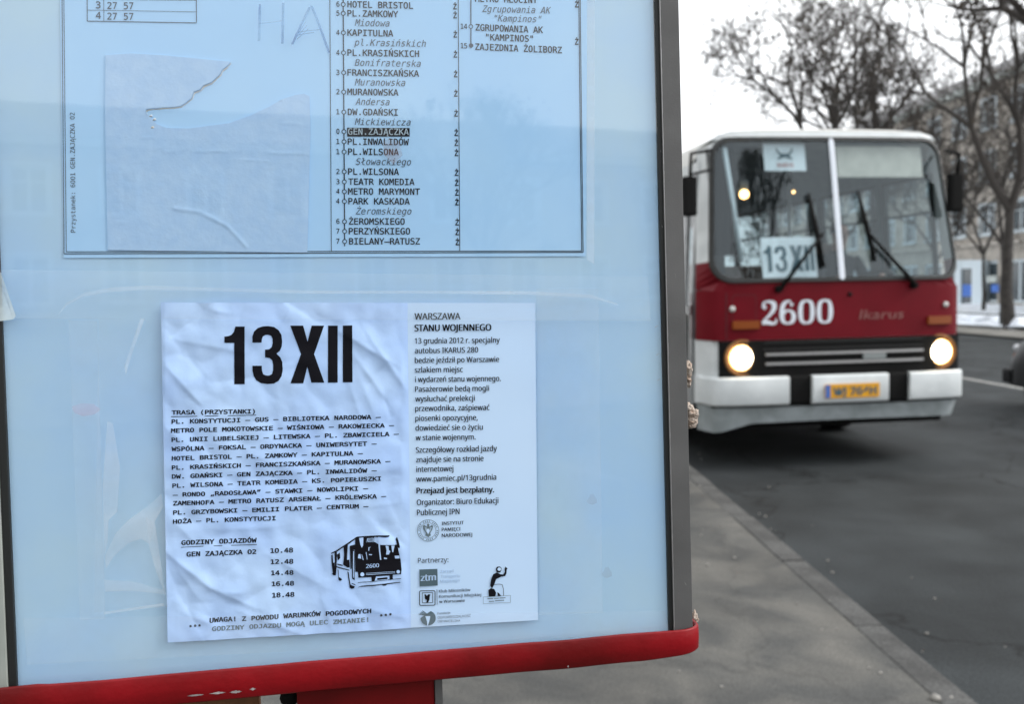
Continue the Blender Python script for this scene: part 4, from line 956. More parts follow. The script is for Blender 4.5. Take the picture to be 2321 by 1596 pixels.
# bumper
def bump_block(x0, x1, mt, off=.07, z0=.605, z1=.862, name='bumper'):
    mb = MB()
    prof = [(z0, off * .3), (z0 + .004, off * .9), (z0 + .02, off), (z1 - .02, off), (z1 - .004, off * .9), (z1, off * .3), (z1, -.05)]
    mb.grid(16, len(prof) - 1, lambda s, t: (lambda pr, x: (x, fy(x, .8) - pr[1], pr[0]))(prof[round(t * (len(prof) - 1))], x0 + (x1 - x0) * s))
    for xx in (x0, x1):
        pts = [(xx, fy(xx, .8) - o_, z) for z, o_ in prof] + [(xx, fy(xx, .8) + .05, z0)]; mb.add(pts, [list(range(len(pts)))])
    return mb.build(name, mt, bus)
bump_block(-1.25, -.52, M['bwhite']); bump_block(.645, 1.25, M['bwhite']); pb = bump_block(-.30, .43, M['bwhite'])
bump_block(-.518, -.302, M['bdark'], .03, name='bumper_step'); bump_block(.432, .643, M['bdark'], .03, name='bumper_step')
# lower skirt
def skb(x):
    return .42 - .075 * max(0, min(1, (-x - .85) / .3)) + .02 * math.cos(x)
mb = MB(); mb.grid(40, 4, lambda s, t: ((-1.25 + 2.5 * s) * (1 - .02 * (1 - t)), fy(-1.25 + 2.5 * s, .6) - .012 + .05 * (1 - t), skb(-1.25 + 2.5 * s) + (.60 - skb(-1.25 + 2.5 * s)) * t)); mb.build('front_skirt', M['bgrey'], bus)
mb = MB(); fslab(mb, -1.2, 1.2, .588, .602, .02, .02, 20, 1); mb.build('skirt_gap', M['bdark'], bus)
# number plate
mb = MB(); cxp = .068
def plate_pt(u_, z, o): return (cxp + u_, fy(cxp + u_, .8) - .072 - o, z)
mb = MB(); mb.box(-.26, .26, 0, .01, 0, .125, fn=lambda x, y, z: plate_pt(x, .655 + z, .004 + y)); mb.build('number_plate', M['plate_y'], bus)
mb = MB(); mb.box(-.26, -.215, .012, .014, .004, .121, fn=lambda x, y, z: plate_pt(x, .655 + z, y + .004)); mb.build('plate_band', M['plate_b'], bus)
mb = MB(); vs_, fs_, gx0, gw = glyphs('WJ 764H', SANS, .03); ch = capheight(SANS, .03)
mb.add([plate_pt(-.19 + (x - gx0) / gw * .42, .68 + y / ch * .075, .017) for x, y in vs_], fs_); mb.build('plate_text', M['cardink'], bus)
# fleet number: heavy Didone figures built from tapering strokes
def brush(mb, pts, fn, close=False):
    cs = []
    n = len(pts)
    for i in range(n - (0 if close else 1)):
        p0, p1, p2, p3 = [Vector(pts[j % n] if close else pts[max(0, min(n - 1, j))]) for j in (i - 1, i, i + 1, i + 2)]
        for k in range(6):
            t = k / 6; cs.append(.5 * ((2 * p1) + (-p0 + p2) * t + (2 * p0 - 5 * p1 + 4 * p2 - p3) * t * t + (-p0 + 3 * p1 - 3 * p2 + p3) * t ** 3))
    if not close: cs.append(Vector(pts[-1]))
    L, Rr = [], []
    m_ = len(cs)
    for i, c in enumerate(cs):
        a = cs[(i - 1) % m_] if close else cs[max(0, i - 1)]; b = cs[(i + 1) % m_] if close else cs[min(m_ - 1, i + 1)]
        d = Vector((b.x - a.x, b.y - a.y)); d = d.normalized() if d.length > 1e-6 else Vector((1, 0)); nn = Vector((-d.y, d.x)) * c.z / 2
        L.append(fn(c.x + nn.x, c.y + nn.y)); Rr.append(fn(c.x - nn.x, c.y - nn.y))
    for i in range(m_ - (0 if close else 1)):
        j = (i + 1) % m_; mb.quad(Rr[i], Rr[j], L[j], L[i])
def zero(mb, fn): brush(mb, [(.38, .955, .08), (.16, .85, .16), (.10, .5, .21), (.16, .15, .16), (.38, .045, .08), (.60, .15, .16), (.66, .5, .21), (.60, .85, .16)], fn, True)
def six(mb, fn):
    brush(mb, [(.38, .57, .07), (.16, .46, .17), (.11, .30, .21), (.18, .12, .15), (.38, .045, .08), (.58, .12, .16), (.65, .31, .21), (.58, .49, .15)], fn, True)
    brush(mb, [(.10, .32, .2), (.10, .55, .21), (.18, .82, .18), (.38, .955, .08), (.52, .90, .09)], fn)
    brush(mb, [(.50, .84, .1), (.56, .80, .15), (.60, .77, .1)], fn)
def two(mb, fn):
    brush(mb, [(.10, .80, .1), (.17, .72, .17), (.23, .68, .1)], fn)
    brush(mb, [(.09, .72, .07), (.12, .88, .09), (.34, .955, .09), (.58, .86, .2), (.60, .66, .2), (.44, .44, .13), (.22, .25, .09), (.06, .10, .08)], fn)
    brush(mb, [(.06, .07, .12), (.30, .11, .17), (.52, .05, .12), (.68, .10, .10), (.70, .26, .05)], fn)
X0, X1 = -.76, -.10; Z0n, Z1n = 1.325, 1.545; adv = (X1 - X0) / 3.94
for i, g in enumerate((two, six, zero, zero)):
    fn = lambda x, y, i=i: FR(X0 + adv * (i * 1.04 + x / .76 * .92), Z0n + (Z1n - Z0n) * y, .006)
    mb = MB(); g(mb, fn); mb.build('fleet_digit', M['paintwhite'], bus)
# maker's script, thin chrome letters
mb = MB(); vs_, fs_, gx0, gw = glyphs('Ikarus', None, -.004); ch = capheight(None)
mb.add([FR(.17 + (x - gx0) / gw * .43 + .35 * y * .08, 1.355 + y / ch * .085, .006) for x, y in vs_], fs_); mb.build('script_badge', mat('script_metal', (.30, .14, .13), .4, metal=.4), bus)
# wipers
def wiper(px, pz, tx, tz, b0, b1):
    mb = MB(); a = FR(px, pz, .05); b = FR(tx, tz, .06)
    mb.tube([FR(px, pz, .0), a], [.035, .03], 10); mb.tube([a, b], [.020, .012], 6)
    w = mb.build('wiper', M['bdark'], bus)
    mb = MB(); mb.tube([FR(b0[0], b0[1], .035), FR((b0[0] + b1[0]) / 2, (b0[1] + b1[1]) / 2, .045), FR(b1[0], b1[1], .035)], [.012, .025, .016], 6); mb.build('wiper_blade', M['bdark'], w)
wiper(-.60, 1.645, -.17, 2.14, (-.28, 2.50), (-.18, 1.83)); wiper(.70, 1.655, .26, 2.15, (.22, 2.52), (.32, 1.88))
# mirrors
for sg, zc, xo in ((-1, 2.50, -1.40), (1, 2.52, 1.14)):
    mb = MB(); mb.box(xo - .065, xo + .065, .02 + (.0 if sg > 0 else 0), .10 + (.0 if sg > 0 else 0), zc - .20, zc + .15); mr_ = mb.build('mirror', M['bdark'], bus, bevel=.03)
    mb = MB(); yo = 0; mb.tube([(sg * 1.14, .2 + yo, 2.90), (xo, .0 + yo, 2.84), (xo, .04 + yo, zc + .1)], .016, 6)
    if sg < 0: mb.tube([(sg * 1.16, .12, 2.72), (xo, .02, 2.66)], .012, 6)
    mb.build('mirror_arm', M['bdark'], mr_)
# roof
def roofz(s):
    return 2.80 + .34 * max(0, 1 - abs(s) ** 6) ** .42
mb = MB()
def roof_f(s, t):
    sx = -1 + 2 * s; sm_ = math.sin(min(1, t * 1) * math.pi / 2); z = zedge(sx) + (roofz(sx) - zedge(sx)) * sm_
    x = sx * 1.25; y = fy(x, zedge(sx)) - .0 + .55 * (1 - math.cos(t * math.pi / 2)); wx = x * hw(zedge(sx)) / 1.25
    return (wx, y - .02 * math.sin(t * math.pi), z)
mb.grid(40, 10, roof_f)
BL = 9.6
def roof_b(s, t):
    a = roof_f(s, 1); return (a[0], a[1] + (BL - a[1]) * t, a[2])
mb.grid(40, 6, roof_b); mb.build('roof', mat('roof_paint', (.60, .60, .57), .5, var=.08, scale=2), bus)
# sides with openings
def side(sg, y0, y1, opens, parent, arch=None, top=2.84):
    yb = sorted(set([y0, y1] + [o for a in opens for o in a[:2]] + ([arch - .55, arch + .55] if arch else []))); zb = sorted(set([.42, 1.19, 1.62, top] + [o for a in opens for o in a[2:4]] + ([1.02] if arch else [])))
    mb = MB(); g = MB()
    for i in range(len(yb) - 1):
        for j in range(len(zb) - 1):
            ym, zm = (yb[i] + yb[i + 1]) / 2, (zb[j] + zb[j + 1]) / 2
            if any(a[0] < ym < a[1] and a[2] < zm < a[3] for a in opens): continue
            if arch and abs(ym - arch) < .55 and zm < 1.02: continue
            mi = 0 if 1.19 < zm < 1.62 else 1
            if zm < .7: mi = 2
            f = lambda y, z: (sg * hw(z), y, z)
            mb.quad(f(yb[i], zb[j]), f(yb[i + 1], zb[j]), f(yb[i + 1], zb[j + 1]), f(yb[i], zb[j + 1]), mi)
            f = lambda y, z: (sg * (hw(z) - .05), y, z)
            mb.quad(f(yb[i], zb[j]), f(yb[i + 1], zb[j]), f(yb[i + 1], zb[j + 1]), f(yb[i], zb[j + 1]), 3)
    mb.build('side_wall', [M['bred'], M['bwhite'], M['bgrey'], M['cab']], parent)
def swindow(sg, y0, y1, z0, z1, parent):
    mb = MB(); X = lambda z, o=0: sg * (hw(z) + o)
    t = .035
    for (a, b, c, d) in ((y0, y1, z0, z0 + t), (y0, y1, z1 - t, z1), (y0, y0 + t, z0 + t, z1 - t), (y1 - t, y1, z0 + t, z1 - t), (y0 + t, y1 - t, z1 - .38, z1 - .355)):
        mb.box(-.035, .006, a, b, c, d, fn=lambda x, y, z: (X(z, x), y, z))
    w = mb.build('window', M['bgask'], parent)
    g = MB(); g.quad((X(z0, -.012), y0 + t, z0 + t), (X(z0, -.012), y1 - t, z0 + t), (X(z1, -.012), y1 - t, z1 - t), (X(z1, -.012), y0 + t, z1 - t)); g.build('pane', M['sglass'], w)
doorsL = [(.46, 1.62, .46, 2.72), (4.3, 5.6, .46, 2.72)]
winsL = [(1.75, 2.95, 1.66, 2.72), (3.02, 4.2, 1.66, 2.72), (5.7, 6.9, 1.66, 2.72), (6.98, 8.2, 1.66, 2.72), (8.28, 9.4, 1.66, 2.72)]
winsR = [(.45, 1.3, 1.66, 2.72)] + [(1.4 + 1.34 * k, 1.4 + 1.34 * k + 1.26, 1.66, 2.72) for k in range(6)]
side(-1, .44, BL, doorsL + winsL, bus, 2.2); side(1, .44, BL, winsR, bus, 2.2)
for a in winsL: swindow(-1, *a, bus)
for a in winsR: swindow(1, *a, bus)
for (y0, y1, z0, z1) in doorsL:
    for h_ in range(4):
        a = y0 + (y1 - y0) * h_ / 4 + .01; b = y0 + (y1 - y0) * (h_ + 1) / 4 - .01
        mb = MB()
        for (p_, q_, r_, s_) in ((a, b, z0, z0 + .45), (a, b, z1 - .08, z1), (a, a + .05, z0 + .45, z1 - .08), (b - .05, b, z0 + .45, z1 - .08), (a, b, 1.42, 1.50)):
            mb.box(-.03, .012, p_, q_, r_, s_, fn=lambda x, y, z: (-(hw(z) + x), y, z))
        dl = mb.build('door_leaf', M['brib'], bus)
        g = MB(); g.quad((-(hw(z0)), a + .05, z0 + .45), (-(hw(z0)), b - .05, z0 + .45), (-(hw(z1)), b - .05, z1 - .08), (-(hw(z1)), a + .05, z1 - .08)); g.build('pane', M['sglass'], dl)
# wheels
def wheel(x, y, parent):
    mb = MB(); mb.lathe([(.28, -.14), (.46, -.14), (.495, -.11), (.50, 0), (.495, .11), (.46, .14), (.28, .14)], 28, (x, y, .5), 'x'); w = mb.build('wheel', M['tyre'], parent)
    mb = MB(); mb.lathe([(.0, -.06), (.10, -.08), (.12, -.04), (.24, -.02), (.285, -.12), (.285, .12), (.24, .02), (.12, .04), (.0, .06)], 20, (x, y, .5), 'x'); mb.build('rim', M['rim'], w)
wheel(-1.07, 2.2, bus); wheel(1.07, 2.2, bus); wheel(-1.05, 8.3, bus); wheel(1.05, 8.3, bus)
mb = MB(); mb.box(-1.15, 1.15, .25, BL, .36, .54); mb.box(-1.1, 1.1, 2.6, 3.3, .42, .5); mb.tube([(-.95, 2.2, .5), (.95, 2.2, .5)], .09, 10); mb.tube([(-.95, 8.3, .5), (.95, 8.3, .5)], .12, 10); mb.build('underframe', M['bdark'], bus)
# interior
mb = MB(); mb.box(-1.18, 1.18, .45, BL, .88, .92); mb.build('floor', M['cabdark'], bus)
mb = MB(); mb.grid(16, 2, lambda s, t: ((-1 + 2 * s) * 1.16, .55 + (BL - .55) * t, roofz(-1 + 2 * s) - .08)); mb.build('ceiling', M['cab'], bus)
mb = MB(); mb.box(-1.14, 1.14, BL - .05, BL, .9, 2.95); mb.build('rear_bulkhead', M['cab'], bus)
mb = MB(); mb.box(-1.12, 1.12, .34, .62, 1.25, 1.62, fn=lambda x, y, z: (x, y + .1 * (1.62 - z) + .0, z)); mb.build('dashboard', M['cabdark'], bus)
seat0 = None
for k in range(6):
    for xs_ in (-.9, -.48, .48, .9):
        if k < 1 and xs_ > 0: continue
        if k in (3,) and xs_ < 0: continue
        if seat0 is None:
            mb = MB(); mb.box(-.2, .2, 0, .42, .42, .50); mb.box(-.2, .2, .38, .45, .5, 1.02); mb.box(-.03, .03, .18, .24, 0, .42); seat0 = mb.build('passenger_seat', M['seat'], bus, bevel=.02); s_ = seat0
        else:
            s_ = seat0.copy(); C.objects.link(s_); s_.parent = bus
        s_.location = (xs_, 2.2 + k * 1.1, .92); s_.rotation_euler = (0, 0, 0)
for (x, y, lean) in ((-.72, 1.3, .0), (.35, 1.8, 0), (-.35, 3.4, 0), (.35, 4.6, 0), (-.35, 6.1, 0)):
    mb = MB(); mb.tube([(x, y, .92), (x, y, 3.02)], .02, 8); mb.build('grab_pole', M['pole'], bus)
mb = MB(); mb.tube([(-.99, fy(-.99, 2.93) + .04, 2.93), (-.94, fy(-.94, 2.4) + .05, 2.4), (-.90, fy(-.9, 1.9) + .06, 1.9)], .022, 8); mb.build('door_rail', M['pole'], bus)
mb = MB(); mb.box(-1.14, -.90, .50, .54, 1.75, 2.90); mb.build('door_housing', M['cabdark'], bus)
mb = MB(); mb.grid(12, 2, lambda a_, b_: (.08 + .86 * a_, fy(.08 + .86 * a_, 2.66 + .29 * b_) + .06, 2.66 + .29 * b_)); mb.build('sun_blind', M['visor'], bus)
mb = MB(); mb.box(-.70, -.62, .62, .70, 2.59, 2.68); cl_ = mb.build('lamp_holder', M['cab'], bus)
mb = MB(); mb.ico((-.66, .62, 2.55), .045, 2); mb.build('lamp_and_glint', M['bulb'], bus)
mb = MB(); mb.ico((-.03, .9, 2.60), .013, 2); mb.build('lamp_and_glint', M['bulb'], bus)  # glowing bead in place of the lamp's reflection, no second lamp
mb = MB(); mb.grid(10, 8, lambda a_, b_: (-1.15 + .24 * a_, fy(-1.15 + .24 * a_, 1.95 + .98 * b_) + .05 + .012 * math.sin(a_ * 22), 1.95 + .98 * b_)); mb.build('cab_curtain', mat('curtain_cloth', (.012, .012, .013), .95, spec=.05), bus)
# cards in the windscreen
def card(x0, x1, z0, z1, yoff): 
    f = lambda x, z, o=0: (x, fy(0, z) + yoff - o, z)
    mb = MB(); mb.box(x0, x1, 0, .004, z0, z1, fn=lambda x, y, z: f(x, z, y)); return f, mb
f, mb = card(-.72, -.20, 1.72, 2.11, .05)
cd = mb.build('placard', M['card'], None); cd.location = bus.location; cd.rotation_euler = bus.rotation_euler
tag(cd, 'white placard reading 13 XII standing behind the bus windscreen', 'sign')
def onbus(o): o.location = bus.location; o.rotation_euler = bus.rotation_euler; return o
mb = MB()
def place_poly(poly): 
    xs = [p[0] for p in poly]
    return [f(-.70 + (x - 505) / (1367 - 505) * .48, 1.80 + (605 - y) / 390 * .235, .008) for x, y in poly]
for poly in (one, three, xx_, i1, i2):
    pts = place_poly(poly); bmx = bmesh.new(); vv = [bmx.verts.new(p) for p in pts]; fc_ = bmx.faces.new(vv); bmesh.ops.triangulate(bmx, faces=[fc_], ngon_method='EAR_CLIP'); bmx.verts.index_update()
    mb.add([v.co[:] for v in bmx.verts], [[v.index for v in ff_.verts] for ff_ in bmx.faces]); bmx.free()
mb.build('placard_text', M['cardink'], cd)
f, mb = card(-.62, -.22, 2.72, 2.98, .07)
cd2 = onbus(mb.build('line_sign', M['card'], None)); tag(cd2, 'white card with a dark emblem and red lettering high in the bus windscreen', 'sign')
mb = MB(); brush(mb, [(-.50, 2.93, .012), (-.47, 2.88, .02), (-.42, 2.865, .03), (-.37, 2.88, .02), (-.34, 2.93, .012)], lambda x, z: f(x, z, .007)); brush(mb, [(-.49, 2.83, .014), (-.42, 2.86, .03), (-.35, 2.83, .014)], lambda x, z: f(x, z, .008)); mb.build('sign_emblem', M['cardink'], cd2)
mb = MB(); vs_, fs_, gx0, gw = glyphs('IKARUS', SANS, .01); ch = capheight(SANS, .01); mb.add([f(-.50 + (x - gx0) / gw * .16, 2.755 + y / ch * .04, .007) for x, y in vs_], fs_); mb.build('sign_text', M['cardred'], cd2)
# steering wheel and driver seat
mb = MB(); cW = Vector((.72, .78, 1.66)); ax = Vector((0, .55, .83)).normalized(); e1 = Vector((1, 0, 0)); e2 = ax.cross(e1)
mb.tube([cW + (e1 * math.cos(6.2832 * k / 24) + e2 * math.sin(6.2832 * k / 24)) * .24 for k in range(25)], .016, 8); mb.tube([cW + e1 * -.24, cW, cW + e1 * .24], .014, 6); mb.tube([cW, cW - ax * .5], .03, 8); mb.build('steering_wheel', M['bdark'], bus)
mb = MB(); mb.box(.47, .97, 1.22, 1.72, 1.32, 1.44); mb.box(.49, .95, 1.66, 1.78, 1.44, 2.12); mb.box(.6, .84, 1.35, 1.6, .92, 1.32); mb.build('driver_seat', M['seat'], bus, bevel=.04)
# driver: one continuous skin
def skin_body(name, joints, edges, root, mats, fm, parent=None):
    me = bpy.data.meshes.new(name); me.from_pydata([j[0] for j in joints], edges, []); o = bpy.data.objects.new(name, me); C.objects.link(o)
    md = o.modifiers.new('s', 'SKIN'); sv = me.skin_vertices[0].data
    for i, j in enumerate(joints): sv[i].radius = (j[1], j[2] if len(j) > 2 else j[1]); sv[i].use_root = (i == root)
    sb = o.modifiers.new('b', 'SUBSURF'); sb.levels = 2; sb.render_levels = 2
    dg = bpy.context.evaluated_depsgraph_get(); m2 = bpy.data.meshes.new_from_object(o.evaluated_get(dg))
    o.modifiers.clear(); o.data = m2; m2.name = name
    for x in mats: m2.materials.append(x)
    for p in m2.polygons: p.use_smooth = True; p.material_index = fm(p.center)
    if parent: o.parent = parent
    return o
dx_ = .72
J = [((dx_, 1.42, 1.48), .17, .14), ((dx_, 1.47, 1.66), .16, .12), ((dx_, 1.46, 1.86), .19, .12), ((dx_, 1.44, 1.98), .12, .09), ((dx_, 1.41, 2.06), .055), ((dx_, 1.38, 2.15), .085, .095), ((dx_, 1.37, 2.24), .085, .10), ((dx_, 1.39, 2.30), .06, .07),
     ((dx_ - .2, 1.42, 1.93), .075), ((dx_ - .27, 1.30, 1.70), .055), ((dx_ - .24, 1.02, 1.72), .04), ((dx_ - .21, .90, 1.76), .032), ((dx_ + .2, 1.42, 1.93), .075), ((dx_ + .27, 1.30, 1.70), .055), ((dx_ + .24, 1.02, 1.72), .04), ((dx_ + .21, .90, 1.76), .032),
     ((dx_ - .12, 1.05, 1.46), .085), ((dx_ - .13, .92, 1.10), .055), ((dx_ - .13, .84, .98), .045), ((dx_ + .12, 1.05, 1.46), .085), ((dx_ + .13, .92, 1.10), .055), ((dx_ + .13, .84, .98), .045)]
E = [(0, 1), (1, 2), (2, 3), (3, 4), (4, 5), (5, 6), (6, 7), (2, 8), (8, 9), (9, 10), (10, 11), (2, 12), (12, 13), (13, 14), (14, 15), (0, 16), (16, 17), (17, 18), (0, 19), (19, 20), (20, 21)]
dr = skin_body('person', J, E, 0, [M['jacket'], M['skin']], lambda c: 1 if (c.z > 2.04 or c.y < .98 and c.z > 1.5) else 0)
onbus(dr); tag(dr, 'bus driver in a dark jacket with both hands on the steering wheel', 'person')
mb = MB(); mb.grid(14, 8, lambda s, t: (dx_ + .098 * math.cos(6.283 * s) * math.cos(t * 1.57), 1.40 + .108 * math.sin(6.283 * s) * math.cos(t * 1.57), 2.215 + .125 * math.sin(t * 1.57) + .02 * math.sin(6.283 * s))); mb.build('hair', M['hair'], dr)
mb = MB(); mb.ico((dx_, 1.275, 2.185), .02, 1, 0, 0, (.7, 1, 1.3)); mb.build('nose', M['skin'], dr)
for sx in (-.034, .034):
    mb = MB(); mb.ico((dx_ + sx, 1.288, 2.215), .012, 1); mb.build('eye', M['cabdark'], dr)
# articulation and rear section
mb = MB()
for k in range(9):
    y = BL + .02 + k * .13; s_ = 1.0 if k % 2 == 0 else .94
    mb.box(-1.18 * s_, 1.18 * s_, y, y + .10, .55, 2.95 * (1 if k % 2 == 0 else .98))
mb.build('bellows', M['bdark'], bus)
RB = BL + 1.25
rs = MB(); rs.grid(24, 4, lambda s, t: ((-1 + 2 * s) * 1.19, RB + 5.6 * t, roofz(-1 + 2 * s))); rs.build('roof', M['bwhite'], bus)
ws = [(RB + .1 + 1.35 * k, RB + 1.36 + 1.35 * k, 1.66, 2.72) for k in range(4)]
side(-1, RB, RB + 5.6, ws, bus, RB + 3.2); side(1, RB, RB + 5.6, ws, bus, RB + 3.2)
for a in ws: swindow(-1, *a, bus); swindow(1, *a, bus)
mb = MB(); mb.box(-1.2, 1.2, RB + 5.56, RB + 5.62, .42, 2.95); mb.build('tail_panel', M['bred'], bus)
mb = MB(); mb.box(-1.15, 1.15, RB, RB + 5.5, .5, .9); mb.build('underframe', M['bdark'], bus)
wheel(-1.05, RB + 3.2, bus); wheel(1.05, RB + 3.2, bus)

# ==================================================================
# CAR at the right edge of the picture
# ==================================================================
cc = ground(2421 / q, 962 / q)
car = empty('dark_car', (7.86, 7.75, 0), 0)
tag(car, 'black car at the right edge of the road, only its rear corner in view', 'car')
prof = [(-.0, .55, .42), (.03, .74, .62), (.12, .82, .72), (.9, .96, .82), (1.25, 1.0, .84)]
# hull by stations along y: (y, top z, half width)
st_ = [(0, .62, .66), (.05, .76, .74), (.25, .84, .80), (.9, .95, .82), (1.3, .98, .83), (2.4, .98, .84), (3.4, .98, .83), (3.9, .95, .80), (4.1, .75, .74)]
mb = MB(); nseg = 14
def hull(s, t):
    k = t * (len(st_) - 1); i = min(len(st_) - 2, int(k)); f_ = k - i; y = st_[i][0] * (1 - f_) + st_[i + 1][0] * f_; z1 = st_[i][1] * (1 - f_) + st_[i + 1][1] * f_; w = st_[i][2] * (1 - f_) + st_[i + 1][2] * f_
    a = math.pi * s; x = -w * math.copysign(abs(math.cos(a)) ** .35, math.cos(a)); z = .28 + (z1 - .28) * abs(math.sin(a)) ** .45
    return (x, y, z)
mb.grid(24, 24, hull); pts = [hull(k / 24, 0) for k in range(25)]; mb.add(pts, [list(range(25))]); pts = [hull(k / 24, 1) for k in range(25)]; mb.add(pts, [list(range(25))[::-1]])
mb.build('body', M['carpaint'], car)
cb = [(1.05, .93, .72), (1.75, 1.38, .60), (2.1, 1.43, .58), (2.9, 1.42, .58), (3.7, .95, .70)]
mb = MB(); pts = [[(-w, y, .9), (-w * .98, y, z - .05), (-w * .8, y, z), (w * .8, y, z), (w * .98, y, z - .05), (w, y, .9)] for y, z, w in cb]
for a, b in zip(pts[:-1], pts[1:]):
    for k in range(5): mb.quad(a[k], a[k + 1], b[k + 1], b[k], 1 if k == 2 and 1.7 < a[0][1] < 2.8 else 0)
mb.build('cabin', [M['carglass'], M['carpaint']], car)
for sx in (-.56, .56):
    mb = MB(); mb.ico((sx, .04, .68), .10, 2, 0, 0, (1.2, .5, .75)); hl = mb.build('headlight', M['lens'], car)
    mb = MB(); mb.ico((sx + math.copysign(.14, sx), .10, .67), .055, 2, 0, 0, (.8, .8, 1.1)); mb.build('indicator', M['orange'], hl)
mb = MB(); mb.box(-.78, .78, -.06, .12, .30, .50); mb.build('bumper', M['carpaint'], car, bevel=.04)
mb = MB(); mb.box(-.80, .80, 3.98, 4.18, .30, .50); mb.build('bumper', M['carpaint'], car, bevel=.04)
for sx in (-.68, .68):
    mb = MB(); mb.ico((sx, 4.0, .66), .07, 2, 0, 0, (1.0, .5, 1.2)); tl_ = mb.build('tail_light', M['orange'], car)
    mb = MB(); mb.ico((sx - .02, 4.0, .78), .05, 2, 0, 0, (1.0, .6, .9)); mb.build('reversing_lens', M['lens'], tl_)
for x in (-.76, .76):
    for y in (.78, 3.3):
        mb = MB(); mb.lathe([(.18, -.09), (.29, -.09), (.31, -.05), (.31, .05), (.29, .09), (.18, .09)], 20, (x, y, .31), 'x'); w = mb.build('wheel', M['tyre'], car)
        mb = MB(); mb.lathe([(0, -.06), (.19, -.07), (.19, .07), (0, .06)], 16, (x, y, .31), 'x'); mb.build('rim', M['rim'], w)

# ==================================================================
# BUILDINGS
# ==================================================================
def building(name, org, rz, L, floors, fh, mt, label, depth=12, win_w=1.25, win_h=1.7, bay=3.1, ground_h=3.9, shop=True, roofh=3.2, winfront=True, sill=.95):
    b = empty(name, org, rz); tag(b, label, 'building')
    opens = []; n = int(L / bay); x = (L - n * bay) / 2
    for i in range(n):
        cx = x + bay * (i + .5)
        if shop: opens.append((cx - bay * .36, cx + bay * .36, .35, ground_h - .9, 'shop'))
        for f_ in range(floors): z = ground_h + f_ * fh + sill; opens.append((cx - win_w / 2, cx + win_w / 2, z, z + win_h, 'win'))
    H = ground_h + floors * fh + .5
    yb = sorted(set([0, L] + [a for o in opens for a in o[:2]])); zb = sorted(set([-.3, H] + [a for o in opens for a in o[2:4]]))
    mb = MB()
    for i in range(len(yb) - 1):
        for j in range(len(zb) - 1):
            ym, zm = (yb[i] + yb[i + 1]) / 2, (zb[j] + zb[j + 1]) / 2
            if any(o[0] < ym < o[1] and o[2] < zm < o[3] for o in opens): continue
            mb.quad((yb[i], 0, zb[j]), (yb[i + 1], 0, zb[j]), (yb[i + 1], 0, zb[j + 1]), (yb[i], 0, zb[j + 1]))
    for o in opens:
        y0, y1, z0, z1 = o[:4]; d = .25
        mb.quad((y0, 0, z0), (y0, 0, z1), (y0, d, z1), (y0, d, z0)); mb.quad((y1, 0, z0), (y1, d, z0), (y1, d, z1), (y1, 0, z1)); mb.quad((y0, 0, z0), (y0, d, z0), (y1, d, z0), (y1, 0, z0)); mb.quad((y0, 0, z1), (y1, 0, z1), (y1, d, z1), (y0, d, z1))
    mb.quad((0, 0, -.3), (0, 0, H), (0, depth, H), (0, depth, -.3)); mb.quad((L, 0, -.3), (L, depth, -.3), (L, depth, H), (L, 0, H)); mb.quad((0, depth, -.3), (0, depth, H), (L, depth, H), (L, depth, -.3))
    mb.build('wall', mt, b)
    mb = MB(); mb.box(-.1, L + .1, -.22, .0 - .003, ground_h + .05, ground_h + .3); mb.build('string_course', mt, b, bevel=.03)
    mb = MB(); mb.box(-.3, L + .3, -.45, -.003, H - .35, H); mb.build('cornice', M['plaster'], b, bevel=.05)
    mb = MB(); v = [(-.4, -.5, H), (L + .4, -.5, H), (L + .4, depth + .5, H), (-.4, depth + .5, H), (2.5, depth / 2, H + roofh), (L - 2.5, depth / 2, H + roofh)]
    mb.add(v, [(0, 1, 5, 4), (2, 3, 4, 5), (1, 2, 5), (3, 0, 4), (0, 3, 2, 1)]); mb.build('roof', M['roof'], b)
    proto = {}
    for o in opens:
        y0, y1, z0, z1, kd = o; w, h = y1 - y0, z1 - z0
        key = (round(w, 2), round(h, 2))
        if key not in proto:
            mb = MB(); t = .09 if kd == 'win' else .16
            parts_ = [(0, w, 0, t), (0, w, h - t, h), (0, t, t, h - t), (w - t, w, t, h - t), (w / 2 - t / 2, w / 2 + t / 2, t, h - t)]
            if kd == 'win': parts_.append((t, w - t, h * .66, h * .66 + .06))
            for a, c_, e, g in parts_: mb.box(a, c_, .10, .17, e, g)
            if kd == 'win':
                mb.box(-.14, 0, -.05, .02, -.1, h + .14); mb.box(w, w + .14, -.05, .02, -.1, h + .14); mb.box(0, w, -.05, .02, h, h + .14); mb.box(-.2, w + .2, -.16, .02, -.12, -.0)
            fo = mb.build('window' if kd == 'win' else 'shop_window', M['wframe'], b)
            g_ = MB(); g_.quad((t, .15, t), (w - t, .15, t), (w - t, .15, h - t), (t, .15, h - t)); po = g_.build('pane', M['wpane'], fo)
            proto[key] = fo
        else:
            src = proto[key]; fo = src.copy(); C.objects.link(fo); fo.parent = b
            for ch in src.children:
                c2 = ch.copy(); C.objects.link(c2); c2.parent = fo
        fo.location = (y0, 0, z0)
    return b, H
# the street front across the road, running along it (local x = along the street)
bld, BH = building('stone_building', (31.2, 96, 0), R(-90), 50, 3, 3.2, M['stone'], 'beige stone apartment block with white framed windows and shops across the snowy verge', bay=3.3, win_w=1.5, win_h=1.75, ground_h=3.8, sill=.75)
